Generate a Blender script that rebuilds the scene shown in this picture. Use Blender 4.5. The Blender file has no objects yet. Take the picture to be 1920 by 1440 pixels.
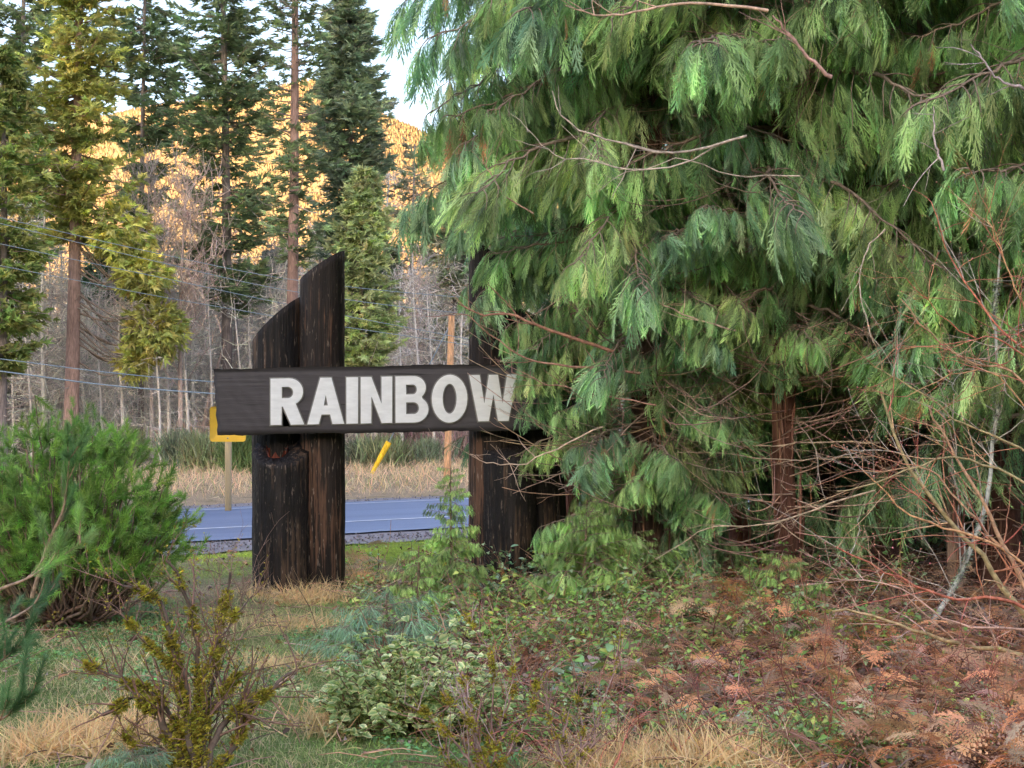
import bpy, math, random
import numpy as np
random.seed(7)
rng = np.random.default_rng(7)
C = bpy.context.scene.collection
R_ = math.radians
# ------------------------------------------------------------------ camera, sky, sun, exposure
CAM_H = 1.6
F = 3000.0
sc = bpy.context.scene
cam = bpy.data.cameras.new('camera'); camo = bpy.data.objects.new('camera', cam); C.objects.link(camo)
camo.location = (0, 0, CAM_H); camo.rotation_euler = (R_(90), 0, 0)
cam.sensor_width = 36; cam.lens = F / 1920 * 36; cam.clip_start = 0.1; cam.clip_end = 8000
sc.camera = camo
SUN_EL, SUN_AZ = 9.0, -14.0          # low sun behind the camera, a little to its left
w = bpy.data.worlds.new('World'); sc.world = w; w.use_nodes = True
nt = w.node_tree; nt.nodes.clear()
sky = nt.nodes.new('ShaderNodeTexSky'); sky.sky_type = 'NISHITA'; sky.sun_disc = False
sky.sun_elevation = R_(SUN_EL); sky.sun_rotation = R_(180 - SUN_AZ)
sky.air_density = 1.0; sky.dust_density = 3.6; sky.ozone_density = 1.6; sky.altitude = 300
mixw = nt.nodes.new('ShaderNodeMix'); mixw.data_type = 'RGBA'
mixw.inputs[0].default_value = 0.60; mixw.inputs[7].default_value = (1.55, 1.5, 2.05, 1)   # thin high cloud veil
cn = nt.nodes.new('ShaderNodeTexNoise'); cn.inputs['Scale'].default_value = 2.2; cn.inputs['Detail'].default_value = 3
cmap = nt.nodes.new('ShaderNodeMapRange'); cmap.inputs[1].default_value = .3; cmap.inputs[2].default_value = .7
cmap.inputs[3].default_value = .36; cmap.inputs[4].default_value = .54
bg = nt.nodes.new('ShaderNodeBackground'); bg.inputs[1].default_value = 0.12
wo = nt.nodes.new('ShaderNodeOutputWorld')
tcw = nt.nodes.new('ShaderNodeTexCoord')
nt.links.new(tcw.outputs['Generated'], cn.inputs['Vector']); nt.links.new(cn.outputs[0], cmap.inputs[0])
nt.links.new(cmap.outputs[0], mixw.inputs[0])
nt.links.new(sky.outputs[0], mixw.inputs[6]); nt.links.new(mixw.outputs[2], bg.inputs[0]); nt.links.new(bg.outputs[0], wo.inputs[0])
sl = bpy.data.lights.new('sun', 'SUN'); sl.energy = 5.0; sl.angle = R_(0.5); sl.color = (1.0, 0.80, 0.57)
so = bpy.data.objects.new('sun', sl); C.objects.link(so)
so.rotation_euler = (R_(90 - SUN_EL), 0, R_(SUN_AZ))
sc.view_settings.view_transform = 'Standard'; sc.view_settings.look = 'None'
sc.view_settings.exposure = 2.65; sc.view_settings.gamma = 1.0; sc.view_settings.use_curve_mapping = False
sc.cycles.max_bounces = 6; sc.cycles.diffuse_bounces = 4; sc.cycles.glossy_bounces = 2
sc.cycles.transmission_bounces = 3; sc.cycles.transparent_max_bounces = 4

# ------------------------------------------------------------------ helpers
def P(px, py, d): return np.array([(px - 960) / F * d, d, CAM_H - (py - 720) / F * d])
def rand(a, b, n=None): return rng.uniform(a, b, n)
def norm(v): return v / np.maximum(np.linalg.norm(v, axis=-1, keepdims=True), 1e-9)
def sstep(a, b, x):
    t = np.clip((x - a) / (b - a), 0, 1); return t * t * (3 - 2 * t)
_ph = np.random.default_rng(3).uniform(0, 6.28, (6, 4))
def wnoise(x, y, s, k=4):
    v = 0; a = 1.0; tot = 0
    for i in range(k):
        c, t = math.cos(i * 2.1 + .4), math.sin(i * 2.1 + .4)
        u = (x * c - y * t) / s; q = (x * t + y * c) / s
        v = v + a * (np.sin(u + _ph[i, 0] + 1.3 * np.sin(q * .7 + _ph[i, 1])) * np.sin(q * 1.1 + _ph[i, 2] + .9 * np.sin(u * .8 + _ph[i, 3])))
        tot += a; a *= .6; s *= .52
    return v / tot
RP0 = np.array([-3.1, 24.95]); RDIR = np.array([.857, .515]); RN = np.array([-.515, .857])
ROAD_Z = -0.60
def rs(x, y): return (x - RP0[0]) * RN[0] + (y - RP0[1]) * RN[1]
def gz(x, y):
    x = np.asarray(x, float); y = np.asarray(y, float)
    s = rs(x, y)
    z = ROAD_Z * sstep(-9.5, -3.0, s)
    b = .035 * wnoise(x, y, .9) + .05 * wnoise(x, y, 2.7)
    fl = 1 - (sstep(-3.6, -2.9, s) * (1 - sstep(4.3, 5.4, s)))
    mound = .10 * np.exp(-((x - 1.6) ** 2 / 3.5 + (y - 11.6) ** 2 / 3.0))
    return z + b * fl - .03 * (1 - fl) + mound
def G(px, py):                       # ground point under a picture position on the flat near lawn
    d = F * CAM_H / (py - 720); return (px - 960) / F * d, d

class Acc:
    def __init__(s): s.v = []; s.t = []; s.c = []; s.n = 0
    def add(s, v, t, c):
        v = np.asarray(v, np.float32).reshape(-1, 3); t = np.asarray(t, np.int32).reshape(-1, 3)
        c = np.asarray(c, np.float32)
        if c.ndim == 1: c = np.broadcast_to(c, (len(v), 3))
        s.v.append(v); s.t.append(t + s.n); s.c.append(c.reshape(-1, 3)); s.n += len(v)
    def mesh(s, name, smooth=False):
        v = np.concatenate(s.v); t = np.concatenate(s.t); c = np.concatenate(s.c)
        me = bpy.data.meshes.new(name); me.vertices.add(len(v)); me.vertices.foreach_set('co', v.ravel())
        me.loops.add(len(t) * 3); me.loops.foreach_set('vertex_index', t.ravel())
        me.polygons.add(len(t)); me.polygons.foreach_set('loop_start', np.arange(0, len(t) * 3, 3, dtype=np.int32))
        try: me.polygons.foreach_set('loop_total', np.full(len(t), 3, np.int32))
        except Exception: pass
        if smooth: me.polygons.foreach_set('use_smooth', np.ones(len(t), bool))
        ca = me.color_attributes.new('Col', 'FLOAT_COLOR', 'POINT')
        ca.data.foreach_set('color', np.concatenate([np.clip(c, 0, 1), np.ones((len(c), 1), np.float32)], 1).astype(np.float32).ravel())
        me.update(calc_edges=True); me.validate()
        return me
def obj(name, me, mat, parent=None, loc=None):
    if isinstance(me, Acc): me = me.mesh(name, getattr(me, 'smooth', False))
    if mat and len(me.materials) == 0: me.materials.append(mat)
    o = bpy.data.objects.new(name, me); C.objects.link(o)
    if parent: o.parent = parent
    if loc is not None: o.location = loc
    return o
def tag(o, label=None, cat=None, group=None, kind=None):
    if label: o['label'] = label
    if cat: o['category'] = cat
    if group: o['group'] = group
    if kind: o['kind'] = kind
    return o
def thing(name, label, cat, loc=(0, 0, 0), group=None):
    o = bpy.data.objects.new(name, None); C.objects.link(o); o.location = [float(a) for a in loc]; o.empty_display_size = .2
    return tag(o, label, cat, group)

def frames(dirs, up=None, roll=None):
    """rotation matrices (N,3,3) whose columns are forward, side, normal"""
    f = norm(np.asarray(dirs, float)); n = len(f)
    u = np.tile([0, 0, 1.0], (n, 1)) if up is None else np.broadcast_to(up, (n, 3))
    s = np.cross(u, f); bad = np.linalg.norm(s, axis=1) < .05; s[bad] = [1, 0, 0]; s = norm(s); u = np.cross(f, s)
    if roll is not None:
        c, t = np.cos(roll)[:, None], np.sin(roll)[:, None]
        s, u = s * c + u * t, u * c - s * t
    return np.stack([f, s, u], 2)
def inst(acc, tm, pos, M, scale, col):
    """tm = (verts, tris, shade per vertex)"""
    v, t, sh = tm; n = len(pos); k = len(v)
    sc_ = np.asarray(scale, float)
    if sc_.ndim == 1: sc_ = sc_[:, None] * np.ones((1, 3))
    vv = np.einsum('nij,nkj->nki', M, v[None] * sc_[:, None, :]) + np.asarray(pos)[:, None, :]
    tt = t[None] + (np.arange(n) * k)[:, None, None]
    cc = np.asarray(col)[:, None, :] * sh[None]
    acc.add(vv, tt, cc)
def tubes(acc, pts, rad, sides, col):
    """pts (N,K,3) rad (N,K) col (3,) or (N,3) or (N,K,3)"""
    pts = np.asarray(pts, float); rad = np.asarray(rad, float)
    N, K, _ = pts.shape
    tan = np.gradient(pts, axis=1); tan = norm(tan)
    ref = np.where(np.abs(tan[..., 2:3]) > .85, np.array([1., 0, 0]), np.array([0, 0, 1.]))
    ref = np.broadcast_to(ref[:, :1], tan.shape) if K > 1 else ref
    a = norm(np.cross(tan, ref)); b = np.cross(tan, a)
    an = np.arange(sides) / sides * 2 * np.pi
    ring = a[:, :, None] * np.cos(an)[None, None, :, None] + b[:, :, None] * np.sin(an)[None, None, :, None]
    v = pts[:, :, None] + ring * rad[:, :, None, None]
    base = (np.arange(N)[:, None, None] * K + np.arange(K - 1)[None, :, None]) * sides
    j = np.arange(sides)[None, None]; j2 = (j + 1) % sides
    q0, q1, q2, q3 = base + j, base + j2, base + sides + j2, base + sides + j
    t = np.concatenate([np.stack([q0, q1, q2], -1).reshape(-1, 3), np.stack([q0, q2, q3], -1).reshape(-1, 3)])
    col = np.asarray(col, float)
    if col.ndim == 1: col = np.broadcast_to(col, (N, K, 3))
    elif col.ndim == 2: col = np.broadcast_to(col[:, None], (N, K, 3))
    acc.add(v, t, np.repeat(col[:, :, None], sides, 2))
def spline(ctrl, K):
    """smooth path (K,3) through control points"""
    c = np.asarray(ctrl, float); n = len(c)
    if n == 2: return c[0] + (c[1] - c[0]) * np.linspace(0, 1, K)[:, None]
    cc = np.vstack([2 * c[0] - c[1], c, 2 * c[-1] - c[-2]]); out = []
    for u in np.linspace(0, n - 1 - 1e-6, K):
        i = int(u); t = u - i; p0, p1, p2, p3 = cc[i:i + 4]
        out.append(.5 * (2 * p1 + (p2 - p0) * t + (2 * p0 - 5 * p1 + 4 * p2 - p3) * t * t + (3 * p1 - p0 - 3 * p2 + p3) * t ** 3))
    return np.array(out)
def grow(start, dirs, length, K, grav=0., jit=.1, up=0.):
    """N wandering paths (N,K,3)"""
    start = np.asarray(start, float); d = norm(np.asarray(dirs, float)); N = len(start)
    L = np.broadcast_to(length, (N,)) / (K - 1); p = [start]
    for k in range(K - 1):
        d = norm(d + rng.normal(0, jit, (N, 3)) + np.array([0, 0, (up - grav)]) * (k + 1) / K)
        p.append(p[-1] + d * L[:, None])
    return np.stack(p, 1)
def vary(base, n, amt=.15, hue=.1):
    base = np.asarray(base, float)
    return base * (1 + rng.normal(0, amt, (n, 1))).clip(.35, 1.9) * (1 + rng.normal(0, hue, (n, 3))).clip(.5, 1.6)

# ------------------------------------------------------------------ materials
def newmat(name):
    m = bpy.data.materials.new(name); m.use_nodes = True; n = m.node_tree; n.nodes.clear()
    o = n.nodes.new('ShaderNodeOutputMaterial'); return m, n, o
def N_(n, t, **kw):
    x = n.nodes.new(t)
    for k, v in kw.items(): setattr(x, k, v)
    return x
def leaf_mat(name, rough=.55, trans=.3, objvar=.0, spec=.35, nscale=6., namt=.45, gain=1., bark=False, sat=1.):
    m, n, o = newmat(name)
    at = N_(n, 'ShaderNodeAttribute', attribute_name='Col')
    nz = N_(n, 'ShaderNodeTexNoise'); nz.inputs['Scale'].default_value = nscale; nz.inputs['Detail'].default_value = 3
    geo = N_(n, 'ShaderNodeNewGeometry'); n.links.new(geo.outputs['Position'], nz.inputs['Vector'])
    if bark:
        mpb = N_(n, 'ShaderNodeMapping'); mpb.inputs['Scale'].default_value = (3.2, 3.2, .45); n.links.new(geo.outputs['Position'], mpb.inputs['Vector']); n.links.new(mpb.outputs[0], nz.inputs['Vector']); nz.inputs['Detail'].default_value = 8; nz.inputs['Roughness'].default_value = .75
    mr = N_(n, 'ShaderNodeMapRange'); mr.inputs[1].default_value = .3; mr.inputs[2].default_value = .7
    mr.inputs[3].default_value = gain * (1 - namt); mr.inputs[4].default_value = gain * (1 + namt); n.links.new(nz.outputs[0], mr.inputs[0])
    hs = N_(n, 'ShaderNodeHueSaturation'); hs.inputs['Saturation'].default_value = sat; n.links.new(at.outputs['Color'], hs.inputs['Color']); n.links.new(mr.outputs[0], hs.inputs['Value'])
    oi = N_(n, 'ShaderNodeObjectInfo')
    m2 = N_(n, 'ShaderNodeMapRange'); m2.inputs[3].default_value = .5 - objvar; m2.inputs[4].default_value = .5 + objvar * .25
    n.links.new(oi.outputs['Random'], m2.inputs[0]); n.links.new(m2.outputs[0], hs.inputs['Hue'])
    b = N_(n, 'ShaderNodeBsdfPrincipled'); b.inputs['Roughness'].default_value = rough; b.inputs['Specular IOR Level'].default_value = spec
    n.links.new(hs.outputs[0], b.inputs['Base Color'])
    if bark:
        bp = N_(n, 'ShaderNodeBump'); bp.inputs['Strength'].default_value = 1.; bp.inputs['Distance'].default_value = .03; n.links.new(nz.outputs[0], bp.inputs['Height']); n.links.new(bp.outputs[0], b.inputs['Normal'])
    if trans > 0:
        tr = N_(n, 'ShaderNodeBsdfTranslucent'); n.links.new(hs.outputs[0], tr.inputs[0])
        mx = N_(n, 'ShaderNodeMixShader'); mx.inputs[0].default_value = trans
        n.links.new(b.outputs[0], mx.inputs[1]); n.links.new(tr.outputs[0], mx.inputs[2]); n.links.new(mx.outputs[0], o.inputs[0])
    else: n.links.new(b.outputs[0], o.inputs[0])
    return m
M_cedar = leaf_mat('cedar_leaf', .5, .22, .016, .4, 2.5, .5, 2.65, sat=.95)
M_leaf = leaf_mat('leaf', .5, .3, 0, .35, 5, .25, 1.75)
M_gloss = leaf_mat('glossy_leaf', .33, .15, 0, .55, 8, .25, 1.9)
M_far = leaf_mat('far_leaf', .7, .35, 0, .2, .6, .4, 3.3, sat=.9)
M_grass = leaf_mat('grass_blade', .6, .35, 0, .3, 3, .2, 1.75)
M_bark = leaf_mat('bark', .85, 0, 0, .2, 9, .6, 1.75, True)
M_twig = leaf_mat('twig', .7, 0, 0, .25, 30, .4, 1.8)
M_moss = leaf_mat('moss', .95, .2, 0, .1, 30, .4, 1.4)
M_hill = leaf_mat('hill_trees', .9, 0.2, 0, .05, .012, .2, 1.25)

def ramp(n, stops):
    r = N_(n, 'ShaderNodeValToRGB'); e = r.color_ramp.elements
    while len(e) > 1: e.remove(e[-1])
    e[0].position = stops[0][0]; e[0].color = (*stops[0][1], 1)
    for p, c in stops[1:]:
        x = e.new(p); x.color = (*c, 1)
    return r
def noise_node(n, coord, scale, detail=5, sx=(1, 1, 1), rough=.6, loc=(0, 0, 0)):
    mp = N_(n, 'ShaderNodeMapping'); mp.inputs['Scale'].default_value = sx; mp.inputs['Location'].default_value = loc
    n.links.new(coord, mp.inputs['Vector'])
    z = N_(n, 'ShaderNodeTexNoise'); z.inputs['Scale'].default_value = scale; z.inputs['Detail'].default_value = detail; z.inputs['Roughness'].default_value = rough
    n.links.new(mp.outputs[0], z.inputs['Vector']); return z
def bump(n, b, h, strength, dist):
    bp = N_(n, 'ShaderNodeBump'); bp.inputs['Strength'].default_value = strength; bp.inputs['Distance'].default_value = dist
    n.links.new(h, bp.inputs['Height']); n.links.new(bp.outputs[0], b.inputs['Normal']); return bp
def mixc(n, fac, a, b, blend='MIX'):
    m = N_(n, 'ShaderNodeMix', data_type='RGBA', blend_type=blend)
    for i, x in ((0, fac), (6, a), (7, b)):
        if hasattr(x, 'links') or hasattr(x, 'is_output'): n.links.new(x, m.inputs[i])
        elif i == 0: m.inputs[0].default_value = x
        else: m.inputs[i].default_value = (*x, 1)
    return m.outputs[2]
def wood_mat(name, dark, mid, lite, exposed, offs=0.):
    """weathered dark stained timber, grain along local Z"""
    m, n, o = newmat(name); tc = N_(n, 'ShaderNodeTexCoord'); co = tc.outputs['Object']
    L = (offs, offs * 2, offs)
    g = noise_node(n, co, 16, 6, (1, 1, .05), .65, L); st = noise_node(n, co, 42, 4, (1, 1, .035), .6, L)
    pt = noise_node(n, co, 3.2, 5, (1, 1, .32), .6, L); fl = noise_node(n, co, 60, 3, (1, 1, .16), .6, L)
    r1 = ramp(n, [(.3, dark), (.55, mid), (.75, lite)]); n.links.new(g.outputs[0], r1.inputs[0])
    # patches where the stain has worn off, broken up by grain
    mt = N_(n, 'ShaderNodeMath', operation='MULTIPLY'); n.links.new(pt.outputs[0], mt.inputs[0]); n.links.new(st.outputs[0], mt.inputs[1])
    r2 = ramp(n, [(.27, (0, 0, 0)), (.34, (.85, .85, .85))]); n.links.new(mt.outputs[0], r2.inputs[0])
    c1 = mixc(n, r2.outputs[0], r1.outputs[0], exposed)
    r3 = ramp(n, [(.62, (0, 0, 0)), (.68, (.9, .9, .9))]); n.links.new(fl.outputs[0], r3.inputs[0])
    m3 = N_(n, 'ShaderNodeMath', operation='MULTIPLY'); n.links.new(r3.outputs[0], m3.inputs[0]); n.links.new(pt.outputs[0], m3.inputs[1])
    c2 = mixc(n, m3.outputs[0], c1, (.42, .32, .24))
    b = N_(n, 'ShaderNodeBsdfPrincipled'); b.inputs['Roughness'].default_value = .62; b.inputs['Specular IOR Level'].default_value = .3
    n.links.new(c2, b.inputs['Base Color'])
    ad = N_(n, 'ShaderNodeMath', operation='ADD'); n.links.new(g.outputs[0], ad.inputs[0]); n.links.new(st.outputs[0], ad.inputs[1])
    bump(n, b, ad.outputs[0], .9, .02)
    n.links.new(b.outputs[0], o.inputs[0]); return m
M_log = wood_mat('charred_log', (.006, .005, .005), (.019, .015, .0135), (.042, .033, .029), (.13, .08, .05))
M_log2 = wood_mat('brown_log', (.009, .006, .005), (.026, .018, .014), (.055, .036, .027), (.17, .09, .055), 3.3)
def board_mat():
    m, n, o = newmat('painted_board'); tc = N_(n, 'ShaderNodeTexCoord'); co = tc.outputs['Object']
    g = noise_node(n, co, 30, 6, (.05, 1, 1), .65); p = noise_node(n, co, 4, 4); k = noise_node(n, co, 26, 2, (.035, 1, 1), .5, (3, 1, 2))
    r = ramp(n, [(.3, (.034, .029, .032)), (.6, (.060, .051, .056)), (.8, (.10, .088, .09))]); n.links.new(g.outputs[0], r.inputs[0])
    c = mixc(n, p.outputs[0], r.outputs[0], (.06, .052, .058))
    rk = ramp(n, [(.27, (1, 1, 1)), (.30, (0, 0, 0))]); n.links.new(k.outputs[0], rk.inputs[0])
    c = mixc(n, rk.outputs[0], c, (.008, .007, .007))
    b = N_(n, 'ShaderNodeBsdfPrincipled'); b.inputs['Roughness'].default_value = .55
    n.links.new(c, b.inputs['Base Color']); bump(n, b, g.outputs[0], .5, .01); n.links.new(b.outputs[0], o.inputs[0]); return m
M_board = board_mat()
def plain(name, col, rough=.6, amt=.15, scale=20, metal=0, sx=(1, 1, 1)):
    m, n, o = newmat(name); tc = N_(n, 'ShaderNodeTexCoord'); z = noise_node(n, tc.outputs['Object'], scale, 5, sx)
    r = ramp(n, [(.3, tuple(c * (1 - amt) for c in col)), (.7, tuple(min(1, c * (1 + amt)) for c in col))]); n.links.new(z.outputs[0], r.inputs[0])
    b = N_(n, 'ShaderNodeBsdfPrincipled'); b.inputs['Roughness'].default_value = rough; b.inputs['Metallic'].default_value = metal
    n.links.new(r.outputs[0], b.inputs['Base Color']); bump(n, b, z.outputs[0], .25, .01); n.links.new(b.outputs[0], o.inputs[0]); return m
M_white = plain('white_paint', (.88, .88, .87), .5, .08, 30, 0, (.3, 1, 1))
M_edge = plain('grey_edge_paint', (.20, .19, .17), .6, .2, 40)
M_yellow = plain('yellow_plate', (.80, .46, .03), .4, .06, 8)
M_post = plain('post_wood', (.62, .47, .25), .75, .3, 10, 0, (1, 1, .08))
M_wire = plain('wire', (.25, .33, .38), .45, .1, 5)
M_rot = plain('rotten_wood', (.17, .035, .015), .8, .7, 40, 0, (1, 1, .1))

def ground_mat():
    m, n, o = newmat('ground'); geo = N_(n, 'ShaderNodeNewGeometry'); co = geo.outputs['Position']
    at = N_(n, 'ShaderNodeAttribute', attribute_name='Col')
    a = noise_node(n, co, 2.2, 8, rough=.7); f = noise_node(n, co, 38, 6, rough=.7); v = noise_node(n, co, 110, 3)
    r = ramp(n, [(.3, (.45, .5, .4)), (.5, (1, 1, 1)), (.72, (1.0, .95, .8))]); n.links.new(a.outputs[0], r.inputs[0])
    c = mixc(n, 1.0, at.outputs['Color'], r.outputs[0], 'MULTIPLY')
    r2 = ramp(n, [(.3, (.35, .33, .3)), (.55, (1, 1, 1)), (.8, (1.0, 1.0, 1.0))]); n.links.new(f.outputs[0], r2.inputs[0])
    c = mixc(n, 1.0, c, r2.outputs[0], 'MULTIPLY')
    b = N_(n, 'ShaderNodeBsdfPrincipled'); b.inputs['Roughness'].default_value = .95; b.inputs['Specular IOR Level'].default_value = .15
    n.links.new(c, b.inputs['Base Color'])
    ad = N_(n, 'ShaderNodeMath', operation='ADD'); n.links.new(f.outputs[0], ad.inputs[0]); n.links.new(v.outputs[0], ad.inputs[1])
    bump(n, b, ad.outputs[0], .8, .03); n.links.new(b.outputs[0], o.inputs[0]); return m
M_ground = ground_mat()
def road_mat():
    m, n, o = newmat('asphalt'); geo = N_(n, 'ShaderNodeNewGeometry'); co = geo.outputs['Position']
    mp = N_(n, 'ShaderNodeMapping'); mp.inputs['Rotation'].default_value = (0, 0, -math.atan2(RDIR[1], RDIR[0])); n.links.new(co, mp.inputs[0])
    tr = noise_node(n, mp.outputs[0], 1.2, 4, (.06, 1, 1)); f = noise_node(n, co, 90, 4)
    r = ramp(n, [(.35, (.16, .215, .35)), (.6, (.21, .275, .43)), (.75, (.30, .35, .48))]); n.links.new(tr.outputs[0], r.inputs[0])  # blue of the reflected sky is put into the asphalt base colour
    r2 = ramp(n, [(.3, (.6, .6, .6)), (.6, (1, 1, 1))]); n.links.new(f.outputs[0], r2.inputs[0])
    c = mixc(n, 1.0, r.outputs[0], r2.outputs[0], 'MULTIPLY')
    b = N_(n, 'ShaderNodeBsdfPrincipled'); b.inputs['Roughness'].default_value = .5; b.inputs['Specular IOR Level'].default_value = .6
    n.links.new(c, b.inputs['Base Color']); bump(n, b, f.outputs[0], .3, .005); n.links.new(b.outputs[0], o.inputs[0]); return m
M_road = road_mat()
M_line = plain('line_paint', (.62, .66, .74), .5, .2, 6)
M_gravel = plain('gravel', (.24, .215, .22), .9, .55, 26)

# ------------------------------------------------------------------ ground, road, hills
def litter_mask(x, y):
    px = x / y * F + 960; py = 720 + F * CAM_H / y
    n = 90 * wnoise(x, y, .8)
    edge = np.interp(py, [1040, 1100, 1200, 1330, 1450], [900, 780, 700, 830, 1000])
    a = sstep(-70, 70, px - edge + n)
    b = 1 - sstep(0, 60, py + .5 * n - 1365) * (1 - sstep(1400, 1560, px + n)) 
    return a * b * (y < 17)
def axis(lo, hi, c, n, fine):
    u = np.linspace(-1, 1, n); k = fine
    s = np.sinh(k * u) / np.sinh(k); return np.where(s < 0, c + s * (c - lo), c + s * (hi - c))
xs = axis(-2600, 2600, 0, 251, 7.5); ys = axis(-1200, 3200, 12, 301, 7.0)
X, Y = np.meshgrid(xs, ys); Z = gz(X, Y)
far = sstep(60, 500, np.hypot(X, Y)); Z = Z * (1 - far) - .7 * far
s_ = rs(X, Y); lm = litter_mask(X, np.maximum(Y, 4.5))
px_ = X / np.maximum(Y, 4) * F + 960
green = np.array([.22, .31, .09]); straw = np.array([.46, .37, .22]); moss = np.array([.44, .56, .07]); lit = np.array([.17, .10, .075]); dirt = np.array([.07, .055, .045]); dry = np.array([.55, .42, .28]); wood_floor = np.array([.34, .28, .22])
a = sstep(-.35, .45, wnoise(X, Y, 1.3))[..., None]
col = green * (1 - a) + straw * a
mk = (sstep(-10.6, -9.6, s_) * (1 - sstep(-3.6, -2.9, s_)) * sstep(-.5, .3, wnoise(X, Y, .8)))[..., None]; col = col * (1 - mk) + moss * mk
col = col * (1 - lm[..., None]) + lit * lm[..., None]
mk = sstep(4, 5, s_)[..., None]; col = col * (1 - mk) + dry * mk
mk = sstep(14, 19, s_)[..., None]; col = col * (1 - mk) + wood_floor * mk
acc = Acc(); nx, ny = len(xs), len(ys)
i = (np.arange(ny - 1)[:, None] * nx + np.arange(nx - 1)[None]).ravel()
quad = np.concatenate([np.stack([i, i + 1, i + nx + 1], 1), np.stack([i, i + nx + 1, i + nx], 1)])
acc.add(np.stack([X, Y, Z], -1), quad, col.reshape(-1, 3)); acc.smooth = True
tag(obj('ground', acc, M_ground), kind='structure')

def strip(name, s0, s1, z, mat, ns=6, wob=0.):
    L = np.concatenate([np.linspace(-150, -14, 30), np.linspace(-13, 18, 150), np.linspace(20, 150, 30)])
    v = []
    for k in range(ns):
        s = s0 + (s1 - s0) * k / (ns - 1)
        e = wob * (wnoise(L, L * 0 + s, .45) + .6 * wnoise(L, L * 0, .12)) if k in (0, ns - 1) else 0
        p = RP0 + L[:, None] * RDIR + (s + np.asarray(e) * np.ones(len(L)))[:, None] * RN
        v.append(np.column_stack([p, np.full(len(L), z)]))
    v = np.stack(v); a_ = Acc(); n1 = len(L)
    i = (np.arange(ns - 1)[:, None] * n1 + np.arange(n1 - 1)[None]).ravel()
    a_.add(v, np.concatenate([np.stack([i, i + 1, i + n1 + 1], 1), np.stack([i, i + n1 + 1, i + n1], 1)]), np.ones(3))
    return tag(obj(name, a_, mat), kind='structure')
strip('gravel_shoulder', -3.05, 4.75, ROAD_Z + .0, M_gravel, wob=.22)
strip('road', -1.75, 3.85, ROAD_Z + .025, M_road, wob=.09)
strip('road_edge_line', -.06, .07, ROAD_Z + .031, M_line, 2)
strip('road_far_line', 3.35, 3.45, ROAD_Z + .031, M_line, 2)
# loose stones on both shoulders
acc = Acc()
def ico():
    p = (1 + 5 ** .5) / 2
    v = np.array([[-1, p, 0], [1, p, 0], [-1, -p, 0], [1, -p, 0], [0, -1, p], [0, 1, p], [0, -1, -p], [0, 1, -p], [p, 0, -1], [p, 0, 1], [-p, 0, -1], [-p, 0, 1]]); v /= np.linalg.norm(v[0])
    t = np.array([[0, 11, 5], [0, 5, 1], [0, 1, 7], [0, 7, 10], [0, 10, 11], [1, 5, 9], [5, 11, 4], [11, 10, 2], [10, 7, 6], [7, 1, 8], [3, 9, 4], [3, 4, 2], [3, 2, 6], [3, 6, 8], [3, 8, 9], [4, 9, 5], [2, 4, 11], [6, 2, 10], [8, 6, 7], [9, 8, 1]])
    return v, t, np.ones((12, 3))
ICO = ico()
n = 3000; l = rand(-9, 14, n); s = np.where(rng.random(n) < .7, rng.normal(-2.5, .38, n), rng.normal(4.35, .3, n))
p2 = RP0 + l[:, None] * RDIR + s[:, None] * RN
inst(acc, ICO, np.column_stack([p2, np.full(n, ROAD_Z + .015)]), frames(rng.normal(0, 1, (n, 3))), rand(.007, .02, (n, 3)), vary((.15, .135, .14), n, .3, .05))
tag(obj('gravel', acc, M_bark), 'loose grey gravel along both edges of the road', 'gravel', kind='stuff')

def heightfield(name, x0, x1, y0, y1, nx, ny, fn, colfn, mat):
    X, Y = np.meshgrid(np.linspace(x0, x1, nx), np.linspace(y0, y1, ny)); Z = fn(X, Y)
    a_ = Acc(); i = (np.arange(ny - 1)[:, None] * nx + np.arange(nx - 1)[None]).ravel()
    a_.add(np.stack([X, Y, Z], -1), np.concatenate([np.stack([i, i + 1, i + nx + 1], 1), np.stack([i, i + nx + 1, i + nx], 1)]), colfn(X, Y).reshape(-1, 3)); a_.smooth = True
    return tag(obj(name, a_, mat), kind='structure')
# far hill across the valley, still in the evening sun
def hillz(x, y):
    px = x / y * F + 960
    crest = np.interp(px, [-2500, -600, 0, 280, 470, 590, 720, 800, 900, 1100, 1500, 2600, 4500], [250, 330, 270, 215, 195, 170, 228, 262, 315, 300, 350, 300, 420])
    top = (720 - crest) / F * 1500
    t = sstep(650, 1500, y)
    return -3 + (top + 3) * t * (1 - .35 * sstep(1500, 2300, y)) + 7 * t * (1 - .6 * sstep(1300, 1500, y)) * wnoise(x, y, 60)
def hillcol(x, y):
    k = sstep(-.4, .5, wnoise(x, y, 45))[..., None]
    return np.array([.34, .21, .10]) * (1 - k) + np.array([.27, .18, .09]) * k
heightfield('hill', -2300, 2300, 640, 2300, 300, 110, hillz, hillcol, M_hill)
n = 46000; hx = rand(-500, 90, n); hy = rand(900, 1560, n) ; 
cone = (np.array([[0, 0, 1.], [1, 0, 0], [-.5, .87, 0], [-.5, -.87, 0], [.4, 0, .55], [-.2, .35, .55], [-.2, -.35, .55]]), np.array([[1, 2, 0], [2, 3, 0], [3, 1, 0]]), np.ones((7, 3)))
acc = Acc(); hs = rand(2.0, 5.0, n)
inst(acc, cone, np.column_stack([hx, hy, hillz(hx, hy) - .5]), np.tile(np.eye(3), (n, 1, 1)), np.column_stack([hs * .24, hs * .24, hs]), np.where(rng.random((n, 1)) < .3, vary((.24, .16, .07), n, .2, .05), vary((.34, .22, .10), n, .15, .05)))
tag(obj('hillside_forest', acc, M_hill), 'golden sunlit young trees covering the far hillside', 'forest', kind='stuff')
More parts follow.
